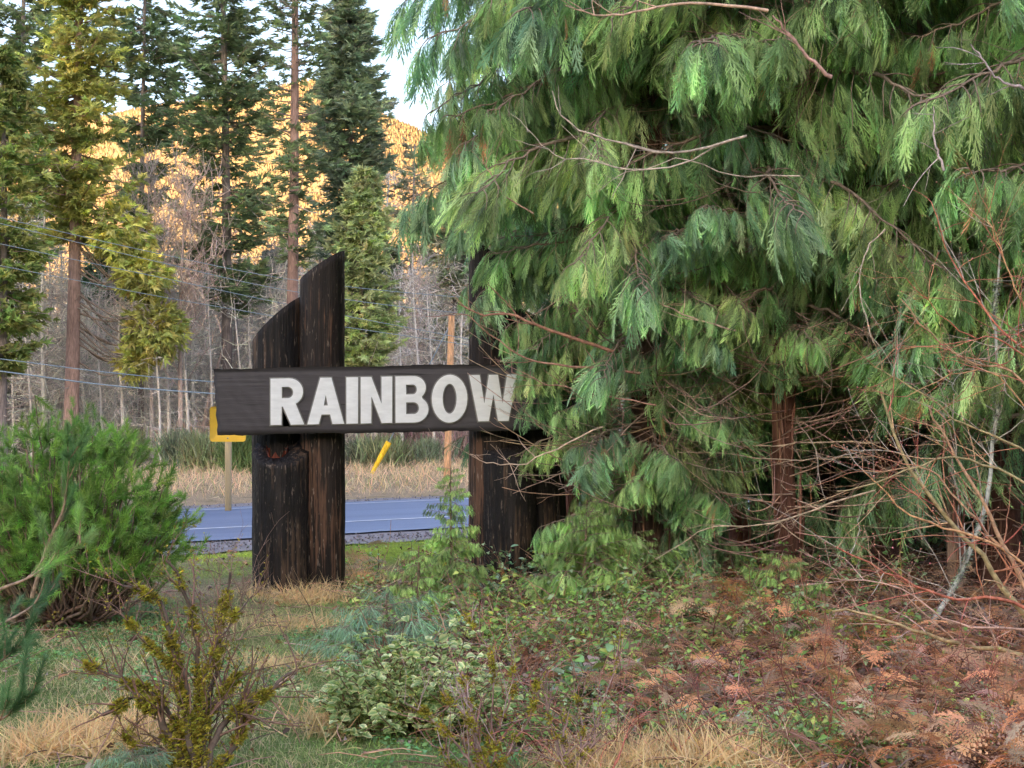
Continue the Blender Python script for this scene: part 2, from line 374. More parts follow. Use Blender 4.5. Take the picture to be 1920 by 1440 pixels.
# unseen ridge added behind the camera, shaped to shade the road and trees
def shading_ridge_z(x, y):
    t = 1 - sstep(-200, -90, y); return -2 + (60 + 3 * wnoise(x, y, 90)) * t * (1 - .6 * (1 - sstep(-700, -300, y)))
heightfield('ridge', -2200, 2200, -800, -85, 120, 40, shading_ridge_z, lambda x, y: np.array([.05, .07, .035]) * (1 + .3 * wnoise(x, y, 20))[..., None], M_hill)

# ------------------------------------------------------------------ leaf and twig templates
def tri_strand(V, T, p0, p1, wdt, nrm=(0, 0, 1)):
    """tapered blade from p0 to p1"""
    p0 = np.asarray(p0, float); p1 = np.asarray(p1, float); d = p1 - p0
    s = np.cross(nrm, d); s = s / (np.linalg.norm(s) + 1e-9) * wdt
    b = len(V); V += [p0 - s * .5, p0 + s * .5, p0 + d * .62 + s * .42, p1, p0 + d * .62 - s * .42]
    T += [(b, b + 1, b + 2), (b, b + 2, b + 4), (b + 4, b + 2, b + 3)]
def tri_spike(V, T, p0, p1, wdt, nrm=(0, 0, 1)):
    p0 = np.asarray(p0, float); p1 = np.asarray(p1, float); d = p1 - p0
    s = np.cross(nrm, d); s = s / (np.linalg.norm(s) + 1e-9) * wdt
    b = len(V); V += [p0 - s * .5, p0 + s * .5, p1]; T += [(b, b + 1, b + 2)]
def cedar_spray(seed, n=15, ang=33, wl=.42, droop=.35, sub=4, wdt=.027):
    r = np.random.default_rng(seed); V, T = [], []
    def bend(p):
        x, y, z = p; return np.array([x - .12 * x * x, y * (1 - .15 * x), z - droop * x * x - .55 * y * y])
    pr = None
    for k in range(5):
        a_, b_ = np.array([k / 5, 0, 0.]), np.array([(k + 1) / 5, 0, 0.]); tri_spike(V, T, bend(a_), bend(b_ + [.05, 0, 0]), .022)
    for k in range(n):
        t = .05 + .92 * k / n; sd = 1 if k % 2 else -1
        L = wl * (.35 + .65 * math.sin(math.pi * min(1, (t * .75 + .22)))) * (1.08 - t * .55) * r.uniform(.75, 1.2); an = R_(ang * r.uniform(.75, 1.2))
        d = np.array([math.cos(an), sd * math.sin(an), r.uniform(-.12, .12)])
        p0 = np.array([t, 0, 0]); pm = p0 + d * L * .55; p1 = p0 + d * L + np.array([L * .12, -sd * L * .08, 0])
        tri_strand(V, T, bend(p0), bend(p1), wdt * 1.15)
        for j in range(sub):
            q = .25 + .65 * j / sub; s2 = 1 if j % 2 else -1
            a2 = an * sd + s2 * R_(30 * r.uniform(.7, 1.3)); pp = p0 + d * L * q; l2 = L * .36 * (1.15 - q) * r.uniform(.8, 1.4) + .03
            tri_spike(V, T, bend(pp), bend(pp + np.array([math.cos(a2), math.sin(a2), r.uniform(-.2, .2)]) * l2), wdt * .95)
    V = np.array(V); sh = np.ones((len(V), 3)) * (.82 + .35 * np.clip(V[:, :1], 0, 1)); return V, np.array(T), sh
SPRAY = [cedar_spray(s, 9 + s % 3, 27 + 5 * (s % 3), .50 + .07 * (s % 2), .25 + .2 * (s % 3)) for s in range(6)]
SPRAY_F = [cedar_spray(60 + s, 10, 34, .5, .1, 4, .03) for s in range(3)]
SPRAY_LO = [cedar_spray(30 + s, 9, 30, .5, .3, 2, .032) for s in range(3)]
def needle_shoot(seed, n=84, L=.42, ang=(45, 75), wdt=.018, flat=0):
    r = np.random.default_rng(seed); V, T = [], []
    tri_strand(V, T, (0, 0, 0), (1.0, 0, 0), .05)
    for k in range(n):
        t = .08 + .92 * k / n; ph = k * 2.4; an = R_(r.uniform(*ang)) * (1.15 - .6 * t)
        d = np.array([math.cos(an), math.sin(an) * math.cos(ph), math.sin(an) * math.sin(ph) * (1 - flat)]); l = L * r.uniform(.8, 1.15)
        tri_spike(V, T, (t, 0, 0), np.array([t, 0, 0]) + d * l, wdt, norm(np.cross(d, r.normal(0, 1, 3))))
    V = np.array(V); sh = np.ones((len(V), 3)); return V, np.array(T), sh
PSHOOT = [needle_shoot(s, 64, .40, (40, 72), .040) for s in range(3)]
PLONG = [needle_shoot(10 + s, 130, .40, (38, 60), .022) for s in range(2)]
FIRTW = [needle_shoot(20 + s, 46, .15, (55, 75), .032, .7) for s in range(2)]
def fan(seed, n=11, spread=65, wdt=.13, z=.25):
    r = np.random.default_rng(seed); V, T = [], []
    for k in range(n):
        a_ = R_(r.uniform(-spread, spread)); st = np.array([r.uniform(0, .45), r.uniform(-.12, .12), r.uniform(-.05, .05)])
        d = np.array([math.cos(a_), math.sin(a_), r.uniform(-z, z)]) * r.uniform(.3, .62)
        tri_spike(V, T, st, st + d, wdt * r.uniform(.7, 1.4), norm(r.normal(0, 1, 3) * np.array([.5, .5, 1])))
    return np.array(V), np.array(T), np.ones((len(V), 3)) * r.uniform(.75, 1.2, (len(V) // 3, 1)).repeat(3, 0)
FAN = [fan(s) for s in range(6)]
FANF = [fan(40 + s, 11, 80, .18, .5) for s in range(5)]
def ovate(fold=.25, curl=.25, wdt=.34):
    t = np.array([0, .2, .5, .8, 1.0]); wd = np.array([.0, .8, 1, .55, 0]) * wdt
    V, T = [], []
    for a_, b_ in zip(t, wd): V += [(a_, -b_, -curl * a_ * a_ + fold * b_), (a_, 0, -curl * a_ * a_), (a_, b_, -curl * a_ * a_ + fold * b_)]
    for k in range(4):
        b = k * 3
        for q in (0, 1): T += [(b + q, b + q + 1, b + q + 4), (b + q, b + q + 4, b + q + 3)]
    sh = np.ones((15, 3)); sh[1::3] *= 1.25
    return np.array(V, float), np.array(T), sh
LEAF = ovate(); LEAFF = ovate(.4, .5, .28); LEAFC = ovate(.5, .9, .34)
def leaf4(fold, curl, wdt):
    V = np.array([(0, 0, 0), (.45, -wdt, fold * wdt - curl * .2), (.5, 0, -curl * .25), (.45, wdt, fold * wdt - curl * .2), (1, 0, -curl)], float)
    return V, np.array([(0, 2, 1), (0, 3, 2), (1, 2, 4), (2, 3, 4)]), np.array([[1, 1, 1], [1, 1, 1], [1.2] * 3, [1, 1, 1], [.9] * 3], float)
LEAF_S = leaf4(.4, .4, .32); LEAF_SC = leaf4(.8, .9, .34)
def frond(seed, np_=15):
    r = np.random.default_rng(seed); V, T = [], []
    def bend(p): x, y, z = p; return np.array([x * (1 - .12 * x), y, z + .25 * x - .55 * x * x - .5 * abs(y) * y * np.sign(y)])
    for k in range(5): tri_strand(V, T, bend((k / 5, 0, 0)), bend(((k + 1) / 5 + .03, 0, 0)), .016)
    for k in range(np_):
        t = .15 + .83 * k / np_; L = .30 * math.sin(math.pi * (1 - t) ** .8 * .62) * r.uniform(.35, 1.15)
        for sd in (-1, 1):
            an = R_(r.uniform(55, 75)); d = np.array([math.cos(an), sd * math.sin(an), 0]); cu = r.uniform(-1.2, .5)
            p0 = np.array([t, 0, 0]); m = 4
            for j in range(m):
                q = (j + .5) / m; pp = p0 + d * L * q + np.array([0, 0, cu * (L * q) ** 1.2]); w_ = .050 * (1.1 - q) + .008
                for s2 in (-1, 1):
                    dd = np.array([-sd * d[1], sd * d[0], 0]) * s2 * w_ + d * .02
                    tri_spike(V, T, bend(pp), bend(pp + dd), L / m * .75)
    V = np.array(V); return V, np.array(T), np.ones((len(V), 3)) * r.uniform(.8, 1.2, (len(V), 1))
FROND = [frond(s) for s in range(4)]

# ------------------------------------------------------------------ the sign
D = 12.0
def log_mesh(name, cx, cy, r, z0, topf, mat, parent, seed, hollow=False, taper=0.0, lean=0.0):
    r0 = np.random.default_rng(seed); S, K = 72, 44
    th = np.arange(S) / S * 2 * np.pi
    grooves = .5 * np.interp(th, np.linspace(0, 2 * np.pi, 41), np.r_[(g := r0.uniform(-1, 1, 40)), g[0]])
    crack = np.zeros(S)
    for c in r0.integers(0, S, 9): crack[c] -= r0.uniform(1.0, 3.2)
    V = []
    for k in range(K):
        t = k / (K - 1); zz = z0 + t * 2.6
        rr = r * (1 - taper * t) * (1 + .010 * grooves + .012 * crack * (.5 + .5 * math.sin(t * 5 + seed)) + .012 * np.sin(3 * th + t * 4 + seed) + .007 * r0.normal(0, 1, S) + .006 * math.sin(t * 23 + seed))
        x, y = np.cos(th) * rr, np.sin(th) * rr
        zt = topf(x, y); z = z0 + t * (zt - z0)
        V.append(np.column_stack([x + lean * t, y, z]))
    V = np.concatenate(V); i = np.arange(K - 1)[:, None] * S; j = np.arange(S)[None]; j2 = (j + 1) % S
    T = np.concatenate([np.stack([i + j, i + j2, i + S + j2], -1).reshape(-1, 3), np.stack([i + j, i + S + j2, i + S + j], -1).reshape(-1, 3)])
    a_ = Acc(); V = V.tolist(); T = T.tolist(); top = (K - 1) * S
    if not hollow:
        c = len(V); V.append([lean, 0, float(topf(np.array([0.]), np.array([0.]))[0])])
        T += [[top + q, top + (q + 1) % S, c] for q in range(S)]
    else:
        ri = r * .36; ox = -.035
        hx = np.cos(th) * ri * (1 + .12 * np.sin(3 * th + 1)) + ox; hy = np.sin(th) * ri - .02
        zt = topf(hx, hy); b = len(V)
        mx = (hx + np.cos(th) * r) / 2; my = (hy + np.sin(th) * r) / 2
        V += np.column_stack([mx, my, topf(mx, my) - .006 + .006 * r0.normal(0, 1, S)]).tolist(); V += np.column_stack([hx, hy, zt - .012]).tolist()
        V += np.column_stack([hx * .85, hy * .85, zt - .35]).tolist()
        for q in range(S):
            q2 = (q + 1) % S
            for (u, l) in ((top, b), (b, b + S), (b + S, b + 2 * S)): T += [[u + q, u + q2, l + q2], [u + q, l + q2, l + q]]
    a_.add(V, T, np.ones(3))
    me = a_.mesh(name); me.materials.append(mat)
    return obj(name, me, None, parent, (cx, cy, 0))
SX = lambda px, d=D: (px - 960) / F * d
SZ = lambda py, d=D: CAM_H - (py - 720) / F * d
sign = thing('sign', 'dark timber sign on charred logs with white letters RAINBOW', 'sign', (0, D, 0))
def sobj(*a, **k):
    o = log_mesh(*a, **k); o.location.y -= D; return o
def cut(zl, zr, r, c): return lambda x, y: (zl + zr) / 2 + (zr - zl) / 2 * x / r + c * y
# left pair: tall log, shorter log beside it, thick hollow stub in front under the board
rt = .168; sobj('log', SX(604, 12.3), 12.32, .172, -.15, cut(SZ(524, 12.2), SZ(468, 12.2), .172, -.05), M_log2, sign, 1, lean=.0)
sobj('log', SX(520, 12.4), 12.42, .195, -.15, cut(SZ(640, 12.3), SZ(556, 12.3), .19, -.12), M_log, sign, 2)
o = sobj('log', SX(525.5, 12.12), 12.20, .213, -.15, lambda x, y: SZ(819) - .10 + .55 * (y - .0) + 0 * x, M_log, sign, 3, hollow=True)
a_ = Acc(); th = np.arange(24) / 24 * 2 * np.pi; V = []
for k, (rr, dz) in enumerate([(.079, .01), (.075, -.10), (.03, -.16), (0.001, -.16)]):
    V.append(np.column_stack([np.cos(th) * rr * (1 + .1 * np.sin(5 * th)) - .035, np.sin(th) * rr - .02, np.full(24, dz) + .03 * np.sin(7 * th) * (k == 0) + .55 * (np.sin(th) * rr - .02)]))
V = np.concatenate(V); V[:, 2] += SZ(819) - .10
i = np.arange(3)[:, None] * 24; j = np.arange(24)[None]; j2 = (j + 1) % 24
a_.add(V, np.concatenate([np.stack([i + j, i + j2, i + 24 + j2], -1).reshape(-1, 3), np.stack([i + j, i + 24 + j2, i + 24 + j], -1).reshape(-1, 3)]), np.ones(3))
h = obj('rotten_core', a_, M_rot, o)
# right pair, mostly behind the cedar
sobj('log', SX(922, 12.3), 12.32, .178, -.15, cut(SZ(440, 12.2), SZ(520, 12.2), .178, -.16), M_log2, sign, 5)
sobj('log', SX(1012, 12.4), 12.42, .20, -.15, cut(SZ(585, 12.3), SZ(650, 12.3), .19, -.40), M_log, sign, 6)
sobj('log', SX(956, 12.12), 12.20, .205, -.15, lambda x, y: SZ(812) - .10 + .55 * y + 0 * x, M_log, sign, 7)
# board
def bxz(u, v):      # u along 0..1, v down 0..1
    x = 400 + (1095 - 400) * u + 8 * v * (1 - u); y = (692 - 13 * u) * (1 - v) + (816 - 11 * u) * v; return x, y
nu, nv = 90, 14; V = []; a_ = Acc(); rb = np.random.default_rng(9)
ej = rb.normal(0, .5, (nu, 2)) + 1.6 * np.sin(np.arange(nu) * .21)[:, None] * np.array([.5, .4])
for side, yy in ((0, 0.0), (1, .10)):
    for a1 in range(nu):
        for b1 in range(nv):
            u, v = a1 / (nu - 1), b1 / (nv - 1); x, y = bxz(u, v)
            if b1 == 0: y += ej[a1, 0]
            if b1 == nv - 1: y += ej[a1, 1]
            if a1 == 0: x += 1.2 * math.sin(b1 * 1.9)
            rim = .006 if (b1 in (0, nv - 1) or a1 in (0, nu - 1)) else 0
            V.append((SX(x), (yy + (rim if side == 0 else 0) + (.0015 * rb.normal() if side == 0 else 0)) - 0.0, SZ(y)))
V = np.array(V); T = []
idx = lambda s, a1, b1: s * nu * nv + a1 * nv + b1
for a1 in range(nu - 1):
    for b1 in range(nv - 1):
        for s in (0, 1):
            q = [idx(s, a1, b1), idx(s, a1 + 1, b1), idx(s, a1 + 1, b1 + 1), idx(s, a1, b1 + 1)]; T += [(q[0], q[1], q[2]), (q[0], q[2], q[3])]
    for b1 in (0, nv - 1):
        q = [idx(0, a1, b1), idx(0, a1 + 1, b1), idx(1, a1 + 1, b1), idx(1, a1, b1)]; T += [(q[0], q[1], q[2]), (q[0], q[2], q[3])]
for b1 in range(nv - 1):
    for a1 in (0, nu - 1):
        q = [idx(0, a1, b1), idx(0, a1, b1 + 1), idx(1, a1, b1 + 1), idx(1, a1, b1)]; T += [(q[0], q[1], q[2]), (q[0], q[2], q[3])]
a_.add(V, T, np.ones(3)); board = obj('board', a_, M_board, sign)
# letters
def arc(cx, cy, rx, ry, a0, a1, n=14): return [(cx + rx * math.cos(R_(t)), cy + ry * math.sin(R_(t))) for t in np.linspace(a0, a1, n)]
LET = {
 'R': (508, [[(0, 0), (0, 86), (34, 86)] + arc(34, 61, 26, 25, 88, -62) + [(62, 0), (38, 0), (23, 34), (20, 34), (20, 0)], [(20, 49), (20, 71), (32, 71)] + arc(32, 60, 10.5, 11, 88, -88)]),
 'A': (577, [[(0, 0), (24, 86), (44, 86), (68, 0), (47, 0), (42.5, 18), (25.5, 18), (21, 0)], [(29.5, 34), (38.5, 34), (34, 57)]]),
 'I': (650, [[(0, 0), (0, 86), (21, 86), (21, 0)]]),
 'N': (677, [[(0, 0), (0, 86), (19, 86), (39, 33), (39, 86), (58, 86), (58, 0), (39, 0), (19, 53), (19, 0)]]),
 'B': (742, [[(0, 0), (0, 86), (34, 86)] + arc(34, 64.5, 22, 21.5, 88, -50) + arc(35, 24, 26, 24, 55, -88), [(19, 52), (19, 71), (32, 71)] + arc(32, 61.5, 8, 9.5, 88, -88), [(19, 15), (19, 38), (34, 38)] + arc(34, 26.5, 10, 11.5, 88, -88)]),
 'O': (810, [arc(33, 43, 33, 44.5, 0, 345, 36), arc(33, 43, 13.5, 28.5, 0, 340, 26)]),
 'W': (880, [[(0, 86), (19, 86), (28, 30), (37, 86), (53, 86), (62, 30), (71, 86), (90, 86), (73, 0), (54, 0), (45, 52), (36, 0), (17, 0)]])}
dg = bpy.context.evaluated_depsgraph_get()
def letter_mesh(ch, off, ext, bev):
    x0, loops = LET[ch]; cu = bpy.data.curves.new('letter', 'CURVE'); cu.dimensions = '2D'; cu.fill_mode = 'BOTH'; cu.extrude = ext; cu.bevel_depth = bev; cu.offset = off
    for lp in loops:
        sp = cu.splines.new('POLY'); sp.points.add(len(lp) - 1); sp.use_cyclic_u = True
        for k, (x, y) in enumerate(lp):
            X_ = x0 + x; yy = 796.5 - (X_ - 508) * .0175 - y; sp.points[k].co = (SX(X_), SZ(yy), 0, 1)
    t = bpy.data.objects.new('t', cu); C.objects.link(t); bpy.context.view_layer.update()
    me = bpy.data.meshes.new_from_object(t.evaluated_get(bpy.context.evaluated_depsgraph_get())); bpy.data.objects.remove(t)
    n = len(me.vertices); v = np.zeros(n * 3); me.vertices.foreach_get('co', v); v = v.reshape(-1, 3); v = np.column_stack([v[:, 0], -v[:, 2], v[:, 1]]); me.vertices.foreach_set('co', v.ravel()); me.update()
    me.name = 'letter'; return me
for ch in 'RAINBOW':
    e = obj('letter_edging', letter_mesh(ch, .010, .0055, .001), M_edge, board, (0, -.003, 0))
    l = obj('letter', letter_mesh(ch, .0, .010, .002), M_white, board, (.001, -.007, 0))
    l['label'] = 'white raised letter ' + ch

# ------------------------------------------------------------------ roadside furniture
ys_ = 27.5
rsx = thing('road_sign', 'yellow square road sign on a wooden post across the road', 'road sign', (SX(428, ys_), ys_, -.6))
def boxm(x0, x1, y0, y1, z0, z1):
    v = np.array([(x, y, z) for x in (x0, x1) for y in (y0, y1) for z in (z0, z1)], float)
    t = [(0, 1, 3), (0, 3, 2), (4, 6, 7), (4, 7, 5), (0, 4, 5), (0, 5, 1), (2, 3, 7), (2, 7, 6), (0, 2, 6), (0, 6, 4), (1, 5, 7), (1, 7, 3)]; return v, t
a_ = Acc(); a_.add(*boxm(-.05, .05, -.04, .04, 0, SZ(730, ys_) + .6), np.ones(3)); obj('post', a_, M_post, rsx)
a_ = Acc(); z0, z1 = SZ(828, ys_) + .6, SZ(762, ys_) + .6
cr = .05; pts = []
for cx_, cz_, a0 in ((.31 - cr, z1 - cr, 0), (-.31 + cr, z1 - cr, 90), (-.31 + cr, z0 + cr, 180), (.31 - cr, z0 + cr, 270)):
    pts += [(cx_ + cr * math.cos(R_(a0 + q)), cz_ + cr * math.sin(R_(a0 + q))) for q in (0, 30, 60, 90)]
m_ = len(pts); V = [(x, -.047, z) for x, z in pts] + [(x, -.043, z) for x, z in pts]; T = []
for q in range(1, m_ - 1): T += [(0, q, q + 1), (m_, m_ + q + 1, m_ + q)]
for q in range(m_): T += [(q, (q + 1) % m_, m_ + (q + 1) % m_), (q, m_ + (q + 1) % m_, m_ + q)]
a_.add(V, T, np.ones(3)); pl = obj('plate', a_, M_yellow, rsx)
for bx_ in ((0, z0 + .06), (0, z1 - .06)):
    a_ = Acc(); inst(a_, ICO, np.array([[bx_[0], -.05, bx_[1]]]), np.eye(3)[None], np.array([[.014, .008, .014]]), np.ones((1, 3)) * .3); obj('bolt', a_, M_wire, pl)
def polyline_tube(name, ctrl, r0, r1, sides, col, mat, parent=None, K=24):
    a_ = Acc(); p = spline(ctrl, K); tubes(a_, p[None], np.linspace(r0, r1, K)[None], sides, col); a_.smooth = True
    return obj(name, a_, mat, parent)
yp = 36.0
o = polyline_tube('wooden_post', [P(838, 905, yp), P(842, 760, yp), P(847, 592, yp)], .085, .075, 10, (.42, .24, .13), M_bark); tag(o, 'tall pale wooden post past the road beside the cedar', 'post')
yg = 38.0
gm = thing('guy_wire_marker', 'yellow slanting guy wire guard in the dry grass past the road', 'cable guard', P(697, 888, yg))
b0 = P(697, 888, yg)
o = polyline_tube('guard_sleeve', [np.array([0, 0, 0.]), P(713, 858, yg) - b0, P(729, 829, yg) - b0], .045, .075, 8, (.62, .40, .03), M_bark, gm)
polyline_tube('wire', [P(729, 829, yg) - b0, P(850, 598, yg) - b0], .012, .012, 4, (.4, .4, .4), M_wire, gm)
wires = [([(-300, 340), (0, 408), (300, 476), (560, 526), (900, 560), (1300, 580)], 33, 'uppermost thin power line crossing behind the trees'),
         ([(-300, 352), (0, 419), (300, 492), (560, 548), (900, 590), (1300, 610)], 33, 'second power line from the top, close under the uppermost'),
         ([(-300, 392), (0, 457), (150, 489), (300, 520), (560, 575), (900, 640)], 33, 'third power line from the top crossing the golden cedar trunk'),
         ([(-300, 436), (0, 498), (140, 525), (300, 556), (560, 600), (900, 650)], 33, 'fourth power line from the top sagging past the cedar trunk'),
         ([(-300, 640), (0, 673), (200, 698), (400, 716), (700, 735), (1100, 745)], 29, 'upper of the two thick lines reaching the board end'),
         ([(-300, 660), (0, 696), (200, 722), (400, 738), (700, 757), (1100, 770)], 29, 'lower and thickest line running behind the board end')]
for k, (pp, d, lb) in enumerate(wires):
    o = polyline_tube('power_line', [P(a, b, d + (a + 300) * .001) for a, b in pp], *((.007, .007) if k < 4 else ((.009, .009) if k == 4 else (.013, .013))), 5, (1, 1, 1), M_wire, None, 60)
    tag(o, lb, 'power line', 'power lines over the road')

# ------------------------------------------------------------------ background conifers
def base_d(z=-.6): pass
def trunk_mesh(acc, base, top, r0, r1, col, sway=.15, sides=10, K=14):
    t = np.linspace(0, 1, K)[:, None]; p = base + (top - base) * t; p[:, 0] += sway * np.sin(t[:, 0] * 3 + r0 * 40) * t[:, 0]
    rr = r0 + (r1 - r0) * t[:, 0]; rr[0] *= 1.35
    c = np.asarray(col, float) * np.random.default_rng(int(r0 * 1e5)).uniform(.8, 1.2, (K, 1)); tubes(acc, p[None], rr[None], sides, c[None]); return p
def conifer(name, label, px, d, top_py, tw, tcol, prof, fcol, nbr=170, ncl=12, csize=.4, tilt=-.15, bare=0, lobes=(), px_top=None, cat='tree', fcol2=None, fans=FAN, gap=0.0, twigcol=(.19, .15, .12), base_z=-.65, group=None, seed=0, faces_far=False):
    global rng; keep = rng; rng = np.random.default_rng(1000 + seed)
    bx, by = SX(px, d), d; base = np.array([0, 0, 0.]); topz = SZ(top_py, d) - base_z
    px_top = px if px_top is None else px_top
    top = np.array([SX(px_top, d) - bx, 0, topz])
    t = thing(name, label, cat, (bx, by, base_z), group)
    ta = Acc(); rad = tw / F * d / 2; tp = trunk_mesh(ta, base, top, rad, rad * .22, tcol); ta.smooth = True; obj('trunk', ta, M_bark, t)
    # crown profile rows: (py, halfwidth_px)
    pr = np.array(sorted([(SZ(a, d) - base_z, b / F * d) for a, b in prof]))
    ca = Acc(); ba = Acc()
    z0, z1 = pr[0, 0], min(pr[-1, 0], topz)
    zz = rand(0, 1, nbr) ** .95 * (z1 - z0) + z0
    az = rand(0, 2 * np.pi, nbr); R = np.interp(zz, pr[:, 0], pr[:, 1]) * rand(.6, 1.12, nbr)
    g = wnoise(zz * 3.1, az * 1.3, 1.0); R *= np.where(g < gap - 1 + .35, .35, 1) if gap else 1
    st = np.column_stack([np.interp(zz, tp[:, 2], tp[:, 0]), zz * 0, zz])
    dr = np.column_stack([np.cos(az), np.sin(az), np.full(nbr, tilt) + rng.normal(0, .12, nbr)])
    K = 7; path = grow(st, dr, R, K, grav=-.22, jit=.09)
    rr = (.012 + .012 * R)[:, None] * np.linspace(1, .25, K)[None]
    tubes(ba, path, rr, 3, vary(twigcol, nbr, .2, .05))
    ndd = 34 if z0 > 1.5 else 14
    zd = rand(z0 * .25, z0 + (z1 - z0) * .25, ndd); ad = rand(0, 2 * np.pi, ndd); sd_ = np.column_stack([np.interp(zd, tp[:, 2], tp[:, 0]), 0 * zd, zd])
    pd = grow(sd_, np.column_stack([np.cos(ad), np.sin(ad), rand(-.5, .1, ndd)]), rand(.4, 1.9, ndd), 7, grav=-.3, jit=.08)
    tubes(ba, pd, np.linspace(.016, .006, 7)[None].repeat(ndd, 0), 3, vary((.34, .28, .25), ndd, .2, .04))
    # clusters
    m = ncl; s = rand(.18 if not bare else .5, 1, (nbr, m)); k = s * (K - 1); k0 = np.minimum(k.astype(int), K - 2); fr = (k - k0)[..., None]
    pos = path[np.arange(nbr)[:, None], k0] * (1 - fr) + path[np.arange(nbr)[:, None], k0 + 1] * fr
    tan = path[np.arange(nbr)[:, None], k0 + 1] - path[np.arange(nbr)[:, None], k0]
    lat = np.cross(tan, [0, 0, 1.]); lat = norm(lat) * rng.choice([-1, 1], (nbr, m))[..., None]
    pos = pos + lat * (rand(0, .22, (nbr, m)) * R[:, None] * (1.1 - s))[..., None] + rng.normal(0, .05, (nbr, m, 3))
    dd = norm(tan) + lat * rand(.2, 1.1, (nbr, m))[..., None] + np.array([0, 0, -.25])
    keepm = (rng.random((nbr, m)) < (1 - bare)).ravel()
    pos = pos.reshape(-1, 3)[keepm]; dd = dd.reshape(-1, 3)[keepm]
    for (lx, ly, lr, cnt) in lobes:
        c0 = np.array([SX(lx, d) - bx, 0, SZ(ly, d) - base_z]); q = rng.normal(0, 1, (cnt, 3)); q = norm(q) * (rand(0, 1, (cnt, 1)) ** .4) * lr / F * d
        pos = np.vstack([pos, c0 + q]); dd = np.vstack([dd, norm(q) + np.array([0, 0, -.5])])
        zs = c0[2] + rand(.1, 1.4, 7); s0 = np.column_stack([np.interp(zs, tp[:, 2], tp[:, 0]), 0 * zs, zs])
        e0 = c0 + norm(rng.normal(0, 1, (7, 3))) * lr / F * d * .8; mid = (s0 + e0) / 2 - np.array([0, 0, .35])
        tubes(ba, np.stack([spline([a, b, c], 8) for a, b, c in zip(s0, mid, e0)]), np.linspace(.035, .008, 8)[None].repeat(7, 0), 4, np.array((.16, .125, .10)))
    n = len(pos); col = vary(fcol, n, .22, .06)
    if fcol2 is not None:
        sel = rng.random(n) < .4 + .3 * wnoise(pos[:, 0] * 2, pos[:, 2] * 2, .8); col[sel] = vary(fcol2, int(sel.sum()), .2, .06)
    M = frames(dd, roll=rng.normal(0, .6, n)); which = rng.integers(0, len(fans), n)
    for f in range(len(fans)):
        k_ = which == f
        if k_.any(): inst(ca, fans[f], pos[k_], M[k_], rand(.7, 1.25, k_.sum()) * csize, col[k_])
    tag(obj('crown', ca, M_far, t), kind='stuff'); tag(obj('branches', ba, M_twig, t), kind='stuff')
    rng = keep; return t
red = (.27, .175, .14); greyb = (.19, .155, .14); pale = (.30, .255, .235)
OL = (.20, .195, .045); OL2 = (.15, .165, .042); DG = (.085, .115, .056); MG = (.11, .14, .062); GG = (.14, .165, .09)
conifer('incense_cedar', 'olive gold cedar left of the sign with a bare pinkish lower trunk', 131, 46, -260, 30, red,
        [(450, 30), (410, 95), (340, 128), (250, 120), (120, 110), (0, 92), (-150, 60), (-260, 5)], OL, 330, 13, .40, -.25, 0,
        lobes=[(290, 620, 55, 420), (270, 520, 45, 300), (230, 440, 60, 330), (250, 680, 28, 90)], px_top=165, fcol2=OL2, fans=FANF, gap=.55, seed=1, twigcol=(.22, .14, .10))
conifer('cedar', 'yellow green cedar cut off by the left picture edge above the pine', 2, 44, 90, 22, greyb, [(700, 40), (600, 95), (480, 80), (380, 110), (200, 70), (90, 5)], (.14, .15, .04), 190, 15, .4, -.3, fcol2=(.09, .13, .03), fans=FANF, seed=2)
conifer('spruce', 'mid green spruce at the top left behind the olive gold cedar', 38, 55, -300, 16, greyb, [(520, 60), (350, 75), (150, 78), (0, 70), (-300, 10)], MG, 230, 14, .5, -.05, seed=3, fcol2=GG)
conifer('spruce', 'slim dark spruce just right of the olive gold cedar', 266, 52, -220, 14, greyb, [(470, 25), (400, 45), (300, 50), (200, 80), (100, 90), (0, 75), (-220, 5)], DG, 190, 14, .48, -.12, seed=4, fcol2=MG, gap=.3)
conifer('douglas_fir', 'tall fir with a grey trunk rising behind the left board end', 424, 50, -240, 24, greyb, [(600, 55), (520, 95), (380, 120), (260, 130), (150, 110), (0, 85), (-240, 8)], DG, 330, 15, .46, -.14, seed=5, fcol2=MG, gap=.35)
conifer('douglas_fir', 'fir with a long red brown leaning trunk and thin foliage above the sign', 541, 47, -420, 26, (.24, .155, .13), [(500, 35), (420, 60), (320, 55), (200, 75), (60, 95), (0, 100), (-420, 15)], MG, 250, 9, .42, -.05, bare=.35, px_top=566, seed=6, fcol2=DG, gap=.45)
conifer('fir', 'broad dense grey green fir against the sky above the tall logs', 655, 58, -60, 18, greyb, [(560, 70), (450, 62), (350, 75), (260, 85), (150, 70), (60, 50), (-60, 5)], (.10, .125, .075), 420, 15, .5, -.1, seed=7, fcol2=GG)
conifer('cedar', 'conical yellow green cedar behind the tall log of the sign', 682, 44, 318, 12, (.24, .17, .12), [(690, 60), (620, 85), (520, 72), (430, 50), (350, 22), (318, 3)], (.165, .185, .075), 300, 9, .36, -.1, seed=8, fcol2=(.13, .155, .065), fans=FANF)
conifer('fir', 'sparse grey fir with a bare spire between the cedars', 770, 60, 270, 12, pale, [(640, 60), (480, 55), (380, 40), (270, 12)], (.15, .16, .10), 170, 7, .4, -.05, bare=.55, seed=9)
conifer('fir', 'pale grey green fir beside the large cedar, behind the post', 850, 56, 330, 14, greyb, [(660, 70), (520, 75), (420, 60), (330, 10)], (.13, .155, .09), 260, 11, .45, -.1, bare=.2, seed=10, fcol2=(.17, .17, .11))
